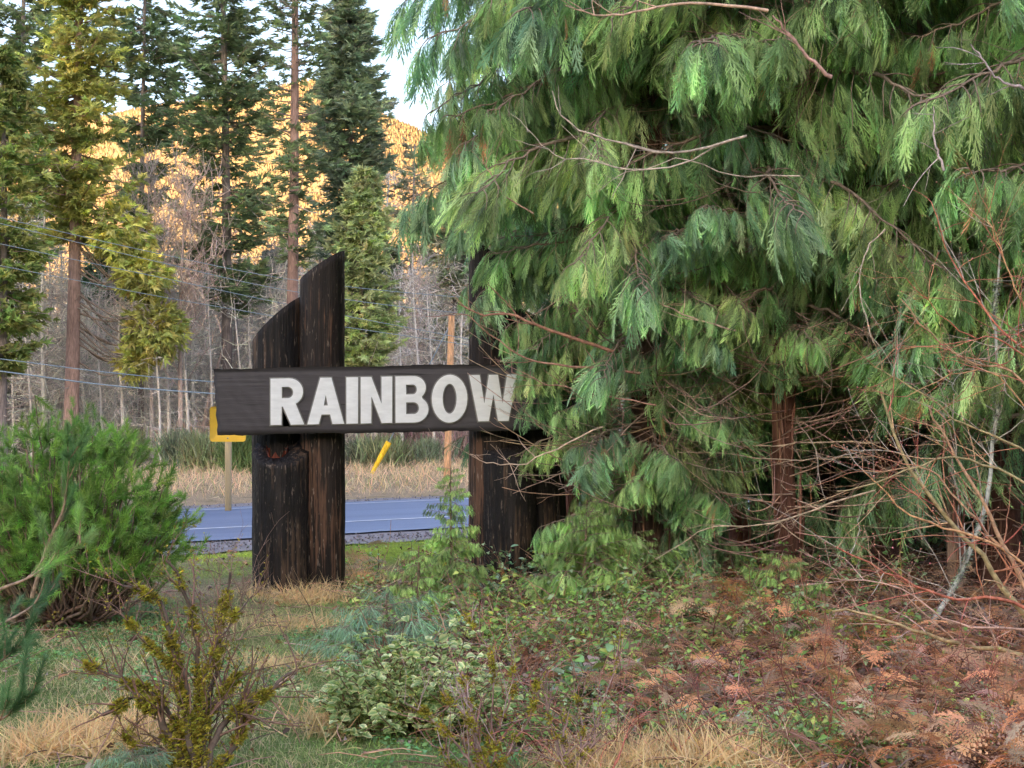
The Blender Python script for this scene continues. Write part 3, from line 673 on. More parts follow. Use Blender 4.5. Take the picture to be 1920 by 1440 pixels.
conifer('spruce', 'dark green spruce low behind the olive gold cedar trunk', 210, 62, 440, 14, greyb, [(790, 95), (700, 100), (600, 85), (500, 50), (440, 5)], (.045, .08, .040), 300, 14, .55, -.1, seed=11)
conifer('spruce', 'dark blue green spruce behind the short log', 510, 66, 470, 12, greyb, [(700, 60), (600, 60), (520, 35), (470, 4)], (.045, .075, .05), 220, 12, .5, -.1, seed=12)
conifer('fir', 'thin fir at the far right gap above the post', 920, 62, 300, 12, greyb, [(700, 50), (500, 60), (300, 6)], (.10, .13, .07), 170, 12, .5, seed=13)
# more of the same wood, side by side past both picture edges
for k, (px, d, tp, col_, lb) in enumerate([(-110, 50, -100, OL2, 'yellow green cedar outside the left edge of the view'), (-260, 56, -60, MG, 'second conifer outside the left edge of the view'), (1120, 60, -50, MG, 'fir hidden behind the big cedar near the sign'), (1400, 58, 40, DG, 'fir hidden behind the middle of the cedar thicket'), (1750, 60, -80, DG, 'fir hidden behind the right end of the thicket')]):
    conifer('fir', lb, px, d, tp, 20, greyb, [(650, 110), (400, 120), (200, 90), (tp, 8)], col_, 150, 12, .6, seed=20 + k)

for k, (px, d, tp, col_, lb) in enumerate([
    (60, 58, 430, (.13, .15, .08), 'small grey green fir low at the left behind the pine bush'), (165, 66, 520, (.10, .13, .07), 'dark young fir just right of the pinkish lower trunk'),
    (325, 64, 470, (.15, .16, .10), 'pale young fir between the alder stems'), (375, 70, 540, (.14, .16, .10), 'low faint fir left of the grey trunked fir'),
    (478, 60, 500, (.10, .14, .075), 'young green fir between the grey trunk and the short log'), (600, 68, 430, (.11, .14, .08), 'fir half hidden behind the tall log'),
    (735, 64, 470, (.15, .16, .095), 'pale fir right of the conical yellow green cedar'), (815, 68, 520, (.14, .16, .10), 'low pale fir behind the bare alder near the post'),
    (888, 66, 440, (.13, .15, .09), 'grey green fir close to the right logs'), (10, 64, 560, (.12, .15, .07), 'low young fir at the left edge of the view'), (255, 72, 560, (.13, .15, .09), 'faint young fir under the golden hanging bough')]):
    conifer('young_fir', lb, px, d, tp, 8, greyb, [(800, 48), (700, 52), (600, 38 if tp < 540 else 16), (tp, 3)], col_, 150, 10, .42, -.08, bare=.15, seed=60 + k, fcol2=(.17, .17, .085))

def bare_tree(name, label, px, d, top_py, tw, col, nb, blen, seed, px_top=None, up=.5, zstart=.25, twigs=6, base_z=-.65, group=None, start_py=None, lift=.0):
    global rng; keep = rng; rng = np.random.default_rng(5000 + seed)
    bx = SX(px, d); topz = SZ(top_py, d) - base_z; a_ = Acc(); top = np.array([SX(px if px_top is None else px_top, d) - bx, 0, topz])
    t = thing(name, label, 'tree', (bx, d, base_z), group)
    tp = trunk_mesh(a_, np.zeros(3), top, tw / F * d / 2, tw / F * d / 9, col, .2, 6, 12); obj('trunk', a_, M_bark, t)
    b_ = Acc(); zz = rand(zstart, 1, nb) * topz; az = rand(0, 2 * np.pi, nb); st = np.column_stack([np.interp(zz, tp[:, 2], tp[:, 0]), 0 * zz, zz])
    L = blen * rand(.4, 1.1, nb) * (1.15 - zz / topz * .7)
    pth = grow(st, np.column_stack([np.cos(az), np.sin(az), up + rng.normal(0, .2, nb)]), L, 6, jit=.12, grav=-lift)
    tubes(b_, pth, np.linspace(.4, .12, 6)[None] * (tw / F * d / 5) * np.ones((nb, 1)), 3, vary(col, nb, .2, .04))
    if twigs:
        s0 = pth[:, 2:6].reshape(-1, 3); m = len(s0); rep = np.repeat(np.arange(m), max(1, twigs // 3)); s1 = s0[rep]
        tubes(b_, grow(s1, rng.normal(0, .6, (len(s1), 3)) + (0, 0, up), rand(.25, .7, len(s1)) * blen * .5, 4, jit=.15), np.linspace(.010, .005, 4)[None].repeat(len(s1), 0), 3, vary(col, len(s1), .2, .04))
    tag(obj('branches', b_, M_twig, t), kind='stuff'); rng = keep; return t
bare_tree('alder', 'bare pale alder with upswept twigs right of the olive gold cedar', 285, 48, 330, 9, (.36, .30, .27), 60, 2.4, 1, up=1.1, twigs=9)
bare_tree('alder', 'bare pinkish alder with spreading crown left of the grey fir trunk', 338, 47, 340, 11, (.38, .29, .25), 80, 2.8, 2, px_top=350, up=1.0, twigs=9)
bare_tree('alder', 'thin bare alder behind the yellow green cedar', 790, 50, 480, 10, (.36, .30, .26), 55, 2.2, 3, up=.8, twigs=6)
bare_tree('snag', 'leaning dead trunk just left of the board end', 377, 49, 640, 13, (.33, .25, .21), 12, 1., 4, px_top=412, twigs=0)
o = bare_tree('snag', 'grey dead trunk between the pine bush and the left edge', 88, 50, 545, 13, pale, 26, 1.8, 5, up=.1)
bare_tree('snag', 'grey spiked dead trunk hidden behind the grey fir', 445, 53, 420, 12, pale, 40, 1.6, 6, up=.0)
# thin bare stems of the young wood, each its own tree, look-alikes
protos = []
for k in range(7):
    protos.append(bare_tree('bare_sapling', 'thin bare grey stem in the leafless wood past the road', 300, 60, [600, 560, 640, 500, 590, 530, 620][k], [8, 6, 5, 9, 7, 6, 5][k], [(.45, .42, .36), (.36, .33, .29), (.50, .45, .38)][k % 3], 70, 2.0, 100 + k, up=[.1, .3, 0, .2, .5, .1, .35][k], twigs=6, zstart=.04, group='bare stems of the leafless wood', px_top=300 + [4, -6, 3, 0, 8, -4, 2][k]))
def copy_tree(o, parent=None):
    c = o.copy(); C.objects.link(c)
    if parent: c.parent = parent
    for ch in list(o.children): copy_tree(ch, c)
    return c
PALE = [(300, 46, 520), (318, 47.5, 470), (352, 47, 560), (395, 48, 500), (455, 49, 540), (232, 47, 560), (190, 48, 540), (60, 48, 520), (668, 49, 600), (705, 48, 560), (752, 47, 520), (788, 48.5, 470), (812, 47, 540), (868, 49, 560), (480, 50, 560), (25, 50, 470)]
WH = ['just right of the hanging golden bough', 'between the two alders', 'right of the pinkish alder', 'left of the grey fir trunk', 'right of the grey fir trunk', 'under the hanging golden bough', 'right of the pinkish cedar trunk', 'left of the pinkish cedar trunk', 'just right of the tall log', 'before the yellow green cedar', 'right of the yellow green cedar', 'before the sparse grey fir', 'left of the pale post', 'between post and right logs', 'just left of the short log', 'near the left picture edge']
for k, (px, d, tp) in enumerate(PALE):
    bare_tree('birch', 'pale slender bare trunk ' + WH[k], px, d, tp, 6 + (k * 7) % 4, (.50, .45, .40), 34, 1.3, 300 + k, px_top=px + (k * 5) % 17 - 8, up=[.1, .5, -.1][k % 3], twigs=3, zstart=.12, group='pale bare trunks at the edge of the wood')
for k in range(200):
    px = rand(-260, 1150); d = rand(50, 92) if k > 80 else rand(49, 60)
    o = protos[k] if k < 7 else copy_tree(protos[k % 7]); o.location = (SX(px, d), d, -.65); o.rotation_euler.z = rand(0, 6.28)
    s = rand(.7, 1.25); o.scale = (s, s, s * rand(.8, 1.35))
# distant mixed wood, one mass
acc = Acc(); n = 200
tx = rand(-75, 65, n); ty = rand(95, 175, n); hh = rand(4.5, 10.5, n)
m = 34; tt = rand(.12, 1, (n, m)); az = rand(0, 6.28, (n, m)); rr_ = (1.05 - tt) * rand(.3, 1.0, (n, m)) * hh[:, None] * .20
pos = np.stack([tx[:, None] + np.cos(az) * rr_, ty[:, None] + np.sin(az) * rr_, -.7 + tt * hh[:, None]], -1).reshape(-1, 3); dd = np.stack([np.cos(az), np.sin(az), az * 0 - .2], -1).reshape(-1, 3)
tc_ = vary((.12, .13, .085), n, .25, .08).repeat(m, 0)
inst(acc, FAN[1], pos, frames(dd), rand(1.0, 2.0, n * m), tc_)
pt = np.stack([np.column_stack([tx, ty, tx * 0 - .7]), np.column_stack([tx, ty, hh])], 1)
tubes(acc, pt, np.array([[.16, .04]]).repeat(n, 0), 3, np.array((.24, .20, .18)))
n = 900; tx = rand(-75, 65, n); ty = rand(60, 150, n); hh = rand(4, 9, n)
tubes(acc, np.stack([np.column_stack([tx, ty, tx * 0 - .7]), np.column_stack([tx + rng.normal(0, .3, n), ty, hh * .6]), np.column_stack([tx + rng.normal(0, .8, n), ty, hh])], 1), np.array([[.06, .045, .015]]).repeat(n, 0), 3, vary((.35, .33, .26), n, .2, .05))
tag(obj('distant_wood', acc, M_far), 'pale grey mixed wood filling the distance below the hill', 'forest', kind='stuff')
# brush tangle between the trunks
acc = Acc(); n = 4500; tx = rand(-26, 10, n); ty = rand(46, 80, n); z = -.6 + rand(0, 1, n) ** 1.5 * 4
tubes(acc, grow(np.column_stack([tx, ty, z]), rng.normal(0, 1, (n, 3)) * np.array([1, 1, .7]) + (0, 0, .25), rand(.5, 1.8, n), 4, jit=.2), np.linspace(.014, .006, 4)[None].repeat(n, 0), 3, vary((.44, .42, .34), n, .22, .04))
tag(obj('brush', acc, M_twig), 'tangle of leafless grey brush between the far trunks', 'brush', kind='stuff')

# broom bushes on the far verge
def broom(px, py, d, wpx, hpx, col, label, n=1500, name='broom_bush', up=1.2):
    bx = SX(px, d); bz = float(gz(bx, d)) if d < 40 else -.62; h = hpx / F * d; wd = wpx / F * d
    t = thing(name, label, 'bush', (bx, d, bz)); a_ = Acc(); b_ = Acc()
    st = np.column_stack([rng.normal(0, wd * .17, n), rng.normal(0, wd * .17, n), rand(0, h * .55, n)])
    pth = grow(st, np.column_stack([rng.normal(0, .5, n), rng.normal(0, .5, n), np.full(n, up)]), rand(.3, .65, n) * h, 4, jit=.15)
    tubes(a_, pth, np.linspace(.014, .005, 4)[None].repeat(n, 0), 3, vary(col, n, .25, .08)); 
    s = np.zeros((14, 3)); tubes(b_, grow(s, np.column_stack([rng.normal(0, .5, 14), rng.normal(0, .5, 14), np.ones(14)]), np.full(14, h * .8), 5), np.linspace(.02, .008, 5)[None].repeat(14, 0), 4, np.array((.12, .10, .06)))
    tag(obj('foliage', a_, M_far, t), kind='stuff'); tag(obj('stems', b_, M_twig, t), kind='stuff'); return t
bro = (.12, .135, .065); bro2 = (.11, .13, .08)
broom(385, 0, 40, 100, 75, bro, 'green broom bush left of the yellow sign post')
broom(455, 0, 39, 80, 80, (.085, .125, .04), 'bright green broom bush right of the yellow sign post')
broom(340, 0, 44, 90, 65, bro2, 'broom bush partly behind the pine bush')
broom(680, 0, 43, 80, 55, bro2, 'broom bush right beside the sign logs', 1000)
broom(725, 0, 42, 110, 62, bro, 'wide broom bush right of the yellow guy wire guard')
broom(800, 0, 44, 60, 50, bro2, 'small broom bush left of the pale post', 700)
broom(240, 0, 46, 90, 60, bro, 'broom bush hidden behind the pine bush')
broom(775, 0, 48, 130, 85, (.19, .135, .12), 'pinkish leafless thicket beyond the broom bushes', 1600, 'thicket')
broom(870, 0, 46, 120, 80, (.18, .135, .12), 'pinkish leafless thicket behind the pale post', 1300, 'thicket')
broom(395, 0, 50, 240, 70, (.30, .24, .19), 'tan leafless thicket behind the yellow sign', 1600, 'thicket')

# ------------------------------------------------------------------ grass
def blade_t(bendv, wdt):
    t = np.array([0, .5, 1.0]); V = []; 
    for a_, ww in zip(t, (wdt, wdt * .75, 0)): V += [(bendv * a_ * a_, -ww / 2, a_ - .25 * bendv * a_ * a_), (bendv * a_ * a_, ww / 2, a_ - .25 * bendv * a_ * a_)]
    V = V[:-1]; T = [(0, 1, 3), (0, 3, 2), (2, 3, 4)]
    V = np.array(V, float); return V, np.array(T), np.ones((len(V), 3)) * np.linspace(.75, 1.15, len(V))[:, None]
BL = [blade_t(b, w_) for b, w_ in ((.25, .05), (.6, .06), (1.1, .05), (1.6, .045))]
def blades(acc, x, y, z, h, lean, col):
    n = len(x); az = rand(0, 6.28, n); up = norm(np.column_stack([rng.normal(0, lean, n), rng.normal(0, lean, n), np.ones(n)]))
    f = np.column_stack([np.cos(az), np.sin(az), 0 * az]); s = norm(np.cross(up, f)); f = np.cross(s, up); M = np.stack([f, s, up], 2)
    wh = rng.integers(0, len(BL), n)
    for k in range(len(BL)):
        q = wh == k; inst(acc, BL[k], np.column_stack([x, y, z])[q], M[q], h[q], col[q])
def wedge(n, d0, d1, m=.36):
    u = rng.random(n); d = np.sqrt(d0 ** 2 + u * (d1 ** 2 - d0 ** 2)); return rand(-m, m, n) * d, d
acc = Acc()
x, y = wedge(150000, 6.2, 14.0); y = y; lm = litter_mask(x, y); s = rs(x, y)
k = (rng.random(len(x)) > lm * .93) & (s < -3.2); x, y = x[k], y[k]; lm = lm[k]
n = len(x); dryv = sstep(-.25, .4, wnoise(x, y, .75) + rng.normal(0, .3, n)); tall = sstep(.25, .7, wnoise(x + 5, y, .6))
h = (rand(.025, .06, n) + .07 * tall * dryv) * (1 - .5 * sstep(11, 13, y)); g = vary((.19, .31, .08), n, .25, .10); st_ = vary((.50, .40, .24), n, .2, .06)
blades(acc, x, y, gz(x, y) - .004, h, .55, g * (1 - dryv[:, None]) + st_ * dryv[:, None])
x, y = wedge(46000, 13.0, 23, .34); k = (rs(x, y) < -2.9); x, y = x[k], y[k]; n = len(x); ms = (sstep(-11, -9.8, rs(x, y)) * sstep(-.6, .1, wnoise(x, y, 1.1)))[:, None]
blades(acc, x, y, gz(x, y) - .004, rand(.03, .07, n), .6, vary((.30, .40, .055), n, .25, .08) * ms + vary((.26, .27, .10), n, .25, .1) * (1 - ms))
tag(obj('grass', acc, M_grass), 'short patchy green and straw lawn grass', 'grass', kind='stuff')
acc = Acc()        # long straw tufts
tu = [(150, 1395, 130, .16), (230, 1370, 90, .16), (60, 1400, 60, .14), (1230, 1420, 110, .15), (1330, 1430, 90, .16), (1180, 1440, 90, .13), (640, 1355, 70, .15), (700, 1330, 50, .13), (590, 1130, 60, .14), (660, 1100, 60, .15), (1440, 1440, 70, .14), (560, 1180, 90, .1), (520, 1120, 60, .12), (500, 1250, 90, .09), (1100, 1435, 80, .1)]
for (a, b, w_, hh) in tu:
    n = 700; cx_, cy_ = G(a, b); x = cx_ + rng.normal(0, w_ / F * cy_ * .6, n); y = cy_ + rng.normal(0, .14, n)
    blades(acc, x, y, gz(x, y) - .01, rand(.5, 1.3, n) * hh, .7, vary((.52, .39, .21), n, .18, .05))
tag(obj('dry_grass', acc, M_grass), 'long pale straw grass lying in tufts', 'grass', kind='stuff')
acc = Acc(); n = 42000; l = rand(-22, 28, n); s = 4.6 + rand(0, 1, n) ** .8 * 12; p2 = RP0 + l[:, None] * RDIR + s[:, None] * RN
gcol = np.where((rng.random((n, 1)) < .12), vary((.22, .26, .10), n, .2, .08), vary((.55, .40, .25), n, .18, .06))
blades(acc, p2[:, 0], p2[:, 1], gz(p2[:, 0], p2[:, 1]) - .01, rand(.08, .38, n) * sstep(4.0, 7.5, s + rng.normal(0, .6, n)).clip(.25, 1), .45, gcol)
tag(obj('verge_grass', acc, M_grass), 'tall straw coloured grass on the far road verge', 'grass', kind='stuff')
# clover and creeping ground leaves
acc = Acc(); x, y = wedge(42000, 6.2, 12.5); lm = litter_mask(x, y); q = wnoise(x + 9, y, .7)
k = ((q > .18) & (lm < .5)) | ((rng.random(len(x)) < .35) & (lm >= .5) & (q > -.2)); x, y = x[k], y[k]; n = len(x)
inst(acc, LEAF_S, np.column_stack([x, y, gz(x, y) + rand(.005, .04, n)]), frames(np.column_stack([rng.normal(0, 1, n), rng.normal(0, 1, n), rand(-.2, .6, n)]), roll=rng.normal(0, .5, n)), rand(.018, .036, n), vary((.13, .24, .085), n, .3, .12))
tag(obj('ground_cover', acc, M_leaf), 'low clover and creeping green leaves in the lawn', 'ground cover', kind='stuff')

# ------------------------------------------------------------------ leaf litter, fallen twigs, dead bracken
acc = Acc(); x, y = wedge(60000, 6.2, 16); lm = litter_mask(x, y); k = rng.random(len(x)) < lm + .02; x, y = x[k], y[k]; n = len(x)
pal = np.array([(.24, .12, .06), (.15, .075, .045), (.33, .19, .11), (.25, .19, .17), (.09, .055, .04), (.30, .24, .22)]); ci = rng.integers(0, 6, n)
inst(acc, LEAF_SC, np.column_stack([x, y, gz(x, y) + rand(.0, .05, n)]), frames(np.column_stack([rng.normal(0, 1, n), rng.normal(0, 1, n), rand(-.4, .6, n)]), roll=rng.normal(0, 1, n)), rand(.025, .06, n), pal[ci] * rand(.7, 1.3, (n, 1)))
tag(obj('leaf_litter', acc, M_leaf), 'brown fallen leaves covering the ground under the cedars', 'leaf litter', kind='stuff')
acc = Acc(); x, y = wedge(9000, 6.2, 14); lm = litter_mask(x, y); k = rng.random(len(x)) < lm * .9 + .1; x, y = x[k], y[k]; n = len(x)
pth = grow(np.column_stack([x, y, gz(x, y) + rand(.0, .08, n)]), np.column_stack([rng.normal(0, 1, n), rng.normal(0, 1, n), rand(-.1, .45, n)]), rand(.08, .45, n), 4, grav=.2, jit=.15)
tubes(acc, pth, np.linspace(.0038, .0018, 4)[None].repeat(n, 0), 3, vary((.27, .17, .12), n, .35, .08))
tag(obj('fallen_twigs', acc, M_twig), 'thin brown fallen twigs strewn over the litter', 'twigs', kind='stuff')
acc = Acc()
fr = []
def fern_area(a0, a1, b0, b1, n, sz=(.16, .34), col=(.42, .215, .105), el=(-.1, .8)):
    for _ in range(n): fr.append((rand(a0, a1), rand(b0, b1), rand(*sz), vary(np.array(col) if rand(0, 1) < .5 else [(.40, .26, .15), (.28, .18, .12), (.18, .09, .05), (.34, .24, .17)][rng.integers(0, 4)], 1, .2, .05)[0], rand(*el)))
fern_area(1540, 2000, 1220, 1480, 420); fern_area(1200, 1600, 1180, 1330, 190, (.14, .28)); fern_area(1150, 1460, 1240, 1400, 40, (.16, .3), (.46, .25, .13))
fern_area(640, 760, 1060, 1130, 26, (.18, .34), (.50, .27, .12)); fern_area(860, 1100, 1130, 1300, 50, (.14, .26), (.36, .16, .07)); fern_area(1500, 1900, 1130, 1260, 200, (.16, .3))
fern_area(1320, 1480, 1120, 1240, 60, (.2, .36), (.45, .23, .11), (.4, 1.3)); fern_area(1480, 1700, 1190, 1330, 36, (.14, .26), (.36, .27, .25)); fern_area(900, 1300, 1300, 1390, 36, (.12, .22), (.28, .14, .08))
fern_area(230, 330, 1110, 1170, 12, (.12, .2), (.28, .14, .08)); fern_area(760, 860, 1090, 1180, 20, (.15, .28), (.32, .17, .09))
q = [G(a, b) for a, b, *_ in fr]; x = np.array([a for a, b in q]); y = np.array([b for a, b in q]); n = len(fr); az = rand(0, 6.28, n)
kf = (wnoise(x * 1.0, y * 1.0, .55) > -.25) | (np.array([a for a, *_ in fr]) > 1650); x, y, az = x[kf], y[kf], az[kf]; fr = [f for f, k_ in zip(fr, kf) if k_]; n = len(fr)
M = frames(np.column_stack([np.cos(az), np.sin(az), [f[4] for f in fr]]), roll=rng.normal(0, .5, n)); wh = rng.integers(0, 4, n); pos = np.column_stack([x, y, gz(x, y) + rand(.0, .26, n) * rand(.3, 1, n)])
for k in range(4):
    s = wh == k; inst(acc, FROND[k], pos[s], M[s], np.array([f[2] for f in fr])[s], 1.08 * np.array([f[3] for f in fr])[s])
tag(obj('dead_bracken', acc, M_leaf), 'withered orange brown bracken fern fronds heaped under the cedars', 'dead bracken', kind='stuff')

# low green undergrowth, brambles and weeds among the litter
acc = Acc(); bcc = Acc()
def zone(a0, a1, b0, b1, n): return rand(a0, a1, n), rand(b0, b1, n)
Zs = [zone(640, 1320, 1075, 1240, 900), zone(1000, 1560, 1120, 1230, 260), zone(880, 1320, 1240, 1400, 420), zone(1300, 1900, 1180, 1440, 420), zone(1380, 1700, 1370, 1450, 260)]
a = np.concatenate([z[0] for z in Zs]); b = np.concatenate([z[1] for z in Zs]); x, y = G(a, b); k = wnoise(x * 1.3 + 4, y * 1.3, .5) > -.3; x, y = x[k], y[k]; n = len(x)
st = np.column_stack([x, y, gz(x, y) - .01]); pth = grow(st, np.column_stack([rng.normal(0, .8, n), rng.normal(0, .8, n), np.ones(n)]), rand(.07, .26, n), 6, grav=.15, jit=.15)
tubes(bcc, pth, np.linspace(.0026, .0013, 6)[None].repeat(n, 0), 3, vary((.20, .12, .07), n, .3, .1))
q = pth[:, 1:].reshape(-1, 3); q = np.repeat(q, 2, 0); m = len(q); UC = np.array([(.16, .28, .07), (.24, .36, .09), (.33, .38, .10), (.13, .21, .07), (.26, .34, .17)])
ci = np.repeat(rng.integers(0, 5, n), 10); inst(acc, LEAF_S, q + rng.normal(0, .006, (m, 3)), frames(np.column_stack([rng.normal(0, 1, m), rng.normal(0, 1, m), rand(-.2, .8, m)]), roll=rng.normal(0, .5, m)), rand(.022, .05, m), UC[ci] * rand(.7, 1.3, (m, 1)))
tag(obj('undergrowth', acc, M_leaf), 'low green leafy undergrowth between the litter and dead ferns', 'undergrowth', kind='stuff')
a, b = rand(860, 1700, 420), rand(1075, 1260, 420); x, y = G(a, b); n = len(x); st = np.column_stack([x, y, gz(x, y)])
pth = grow(st, np.column_stack([rng.normal(0, .5, n), rng.normal(0, .5, n), np.ones(n)]), rand(.2, .55, n), 9, grav=.3, jit=.12); tubes(bcc, pth, np.linspace(.0035, .0015, 9)[None].repeat(n, 0), 3, vary((.22, .13, .08), n, .3, .1))
q = pth[:, 3:].reshape(-1, 3); q = np.repeat(q, 2, 0); m = len(q); ci = np.repeat(rng.integers(0, 5, n), 12); acc2 = Acc()
inst(acc2, LEAF_S, q + rng.normal(0, .012, (m, 3)), frames(np.column_stack([rng.normal(0, 1, m), rng.normal(0, 1, m), rand(-.3, .6, m)]), roll=rng.normal(0, .5, m)), rand(.028, .055, m), UC[ci] * rand(.6, 1.2, (m, 1)))
tag(obj('bramble_leaves', acc2, M_leaf), 'taller green bramble leaves at the edge of the thicket', 'brambles', kind='stuff')
a, b = rand(880, 1960, 800), rand(1090, 1460, 800); x, y = G(a, b); n = len(x); st = np.column_stack([x, y, gz(x, y)])
pth = grow(st, np.column_stack([rng.normal(0, .7, n), rng.normal(0, .6, n), np.ones(n)]), rand(.15, .6, n), 9, grav=.35, jit=.1); tubes(bcc, pth, np.linspace(.0032, .0013, 9)[None].repeat(n, 0), 3, vary((.24, .10, .07), n, .35, .1))
tag(obj('bramble_stems', bcc, M_twig), 'tangle of thin arching red brown bramble stems over the litter', 'brambles', kind='stuff')

# ------------------------------------------------------------------ broad leaved plants
def leafy(name, label, px, py, rad, hgt, nst, leaf_s, cols, lf=LEAF, per=7, stem=(.12, .07, .045), mat=M_gloss, cat='plant', spread=.8):
    bx, by = G(px, py); bz = float(gz(bx, by)); t = thing(name, label, cat, (bx, by, bz)); a_ = Acc(); b_ = Acc(); r_ = rad / F * by
    st = np.column_stack([rng.normal(0, r_ * .35, nst), rng.normal(0, r_ * .3, nst), np.zeros(nst) - .02])
    L = hgt * rand(.6, 1.15, nst); pth = grow(st, np.column_stack([rng.normal(0, spread, nst), rng.normal(0, spread, nst) - .15, np.ones(nst)]), L, 7, grav=.15, jit=.12)
    tubes(b_, pth, np.linspace(.0045, .002, 7)[None].repeat(nst, 0), 4, np.array(stem))
    P_ = pth[:, 2:].reshape(-1, 3); P_ = np.repeat(P_, max(1, per // 5), 0); n = len(P_); d_ = np.column_stack([rng.normal(0, 1, n), rng.normal(0, 1, n) - .25, rand(-.1, .7, n)])
    cols = np.array(cols); ci = rng.integers(0, len(cols), n)
    inst(a_, lf, P_ + rng.normal(0, .008, (n, 3)), frames(d_, roll=rng.normal(0, .5, n)), rand(.65, 1.25, n) * leaf_s, cols[ci] * rand(.75, 1.25, (n, 1)))
    tag(obj('leaves', a_, mat, t), kind='stuff'); tag(obj('stems', b_, M_twig, t), kind='stuff'); return t
SAL = [(.13, .21, .10), (.20, .27, .19), (.11, .21, .05), (.22, .28, .21), (.24, .17, .15), (.24, .27, .07)]
YG = [(.22, .30, .05), (.15, .24, .05), (.32, .32, .05), (.10, .17, .04)]
leafy('salal', 'pale sage salal clump with round leaves in the middle of the litter', 1110, 1290, 120, .32, 24, .085, SAL, spread=.9)
leafy('salal', 'salal plant with bluish leaves left of the pale sage clump', 940, 1300, 90, .18, 14, .08, SAL)
leafy('salal', 'dark green salal at the foot of the right logs', 980, 1130, 120, .42, 26, .07, [(.06, .13, .06), (.14, .24, .14), (.20, .28, .20)])
leafy('salal', 'small bright green salal low in the dead bracken', 1370, 1345, 45, .16, 9, .08, [(.10, .24, .05), (.17, .34, .08), (.3, .4, .33)], spread=1.2)
leafy('salal', 'salal plant in front of the red cedar trunk base', 1545, 1200, 65, .2, 11, .08, [(.16, .30, .08), (.22, .34, .18)], spread=1.2)
leafy('salal', 'low salal leaves beneath the lowest cedar boughs', 1150, 1170, 130, .25, 18, .048, [(.12, .22, .07), (.07, .15, .05), (.2, .3, .12)])
leafy('oregon_grape', 'yellow green oregon grape in front of the right logs', 1010, 1220, 110, .30, 26, .07, YG, LEAFF)
leafy('oregon_grape', 'low oregon grape leaves right of the fir seedling', 790, 1200, 70, .2, 12, .045, YG, LEAFF)
leafy('oregon_grape', 'green leafy seedlings between the logs and the cedar sapling', 740, 1090, 90, .35, 16, .05, [(.10, .22, .05), (.17, .30, .07)], LEAFF)
leafy('oregon_grape', 'green weeds below the sweeping cedar bough', 1240, 1160, 100, .24, 16, .045, [(.12, .22, .05), (.2, .3, .08)], LEAFF)
leafy('weed', 'small leafy yellow weed by the pine bush', 130, 1205, 40, .14, 10, .035, [(.26, .26, .06), (.16, .22, .05)], spread=.6)
leafy('weed', 'bright green weeds below the fallen olive branch', 1680, 1330, 60, .2, 10, .035, [(.16, .26, .06), (.26, .36, .08)], LEAFF)
# variegated shrub: cream leaves with green middles
V_, T_, S_ = ovate(.35, .3, .36); S_ = np.array([[1, 1, 1], [.22, .42, .30], [1, 1, 1]] * 5, float); VAR = (V_, T_, S_)
for (lb, a, b, r_, hh, ns_) in (('cream and green variegated shrub, tallest clump', 770, 1350, 100, .50, 80), ('low cream variegated shrub reaching into the straw grass', 700, 1365, 95, .28, 52), ('cream variegated shrub clump behind the mossy bare stems', 840, 1375, 75, .36, 40)):
    leafy('variegated_shrub', lb, a, b, r_, hh, ns_, .044, [(.66, .62, .34), (.50, .50, .22), (.36, .40, .16)], VAR, 22, mat=M_leaf, cat='shrub', spread=.45)

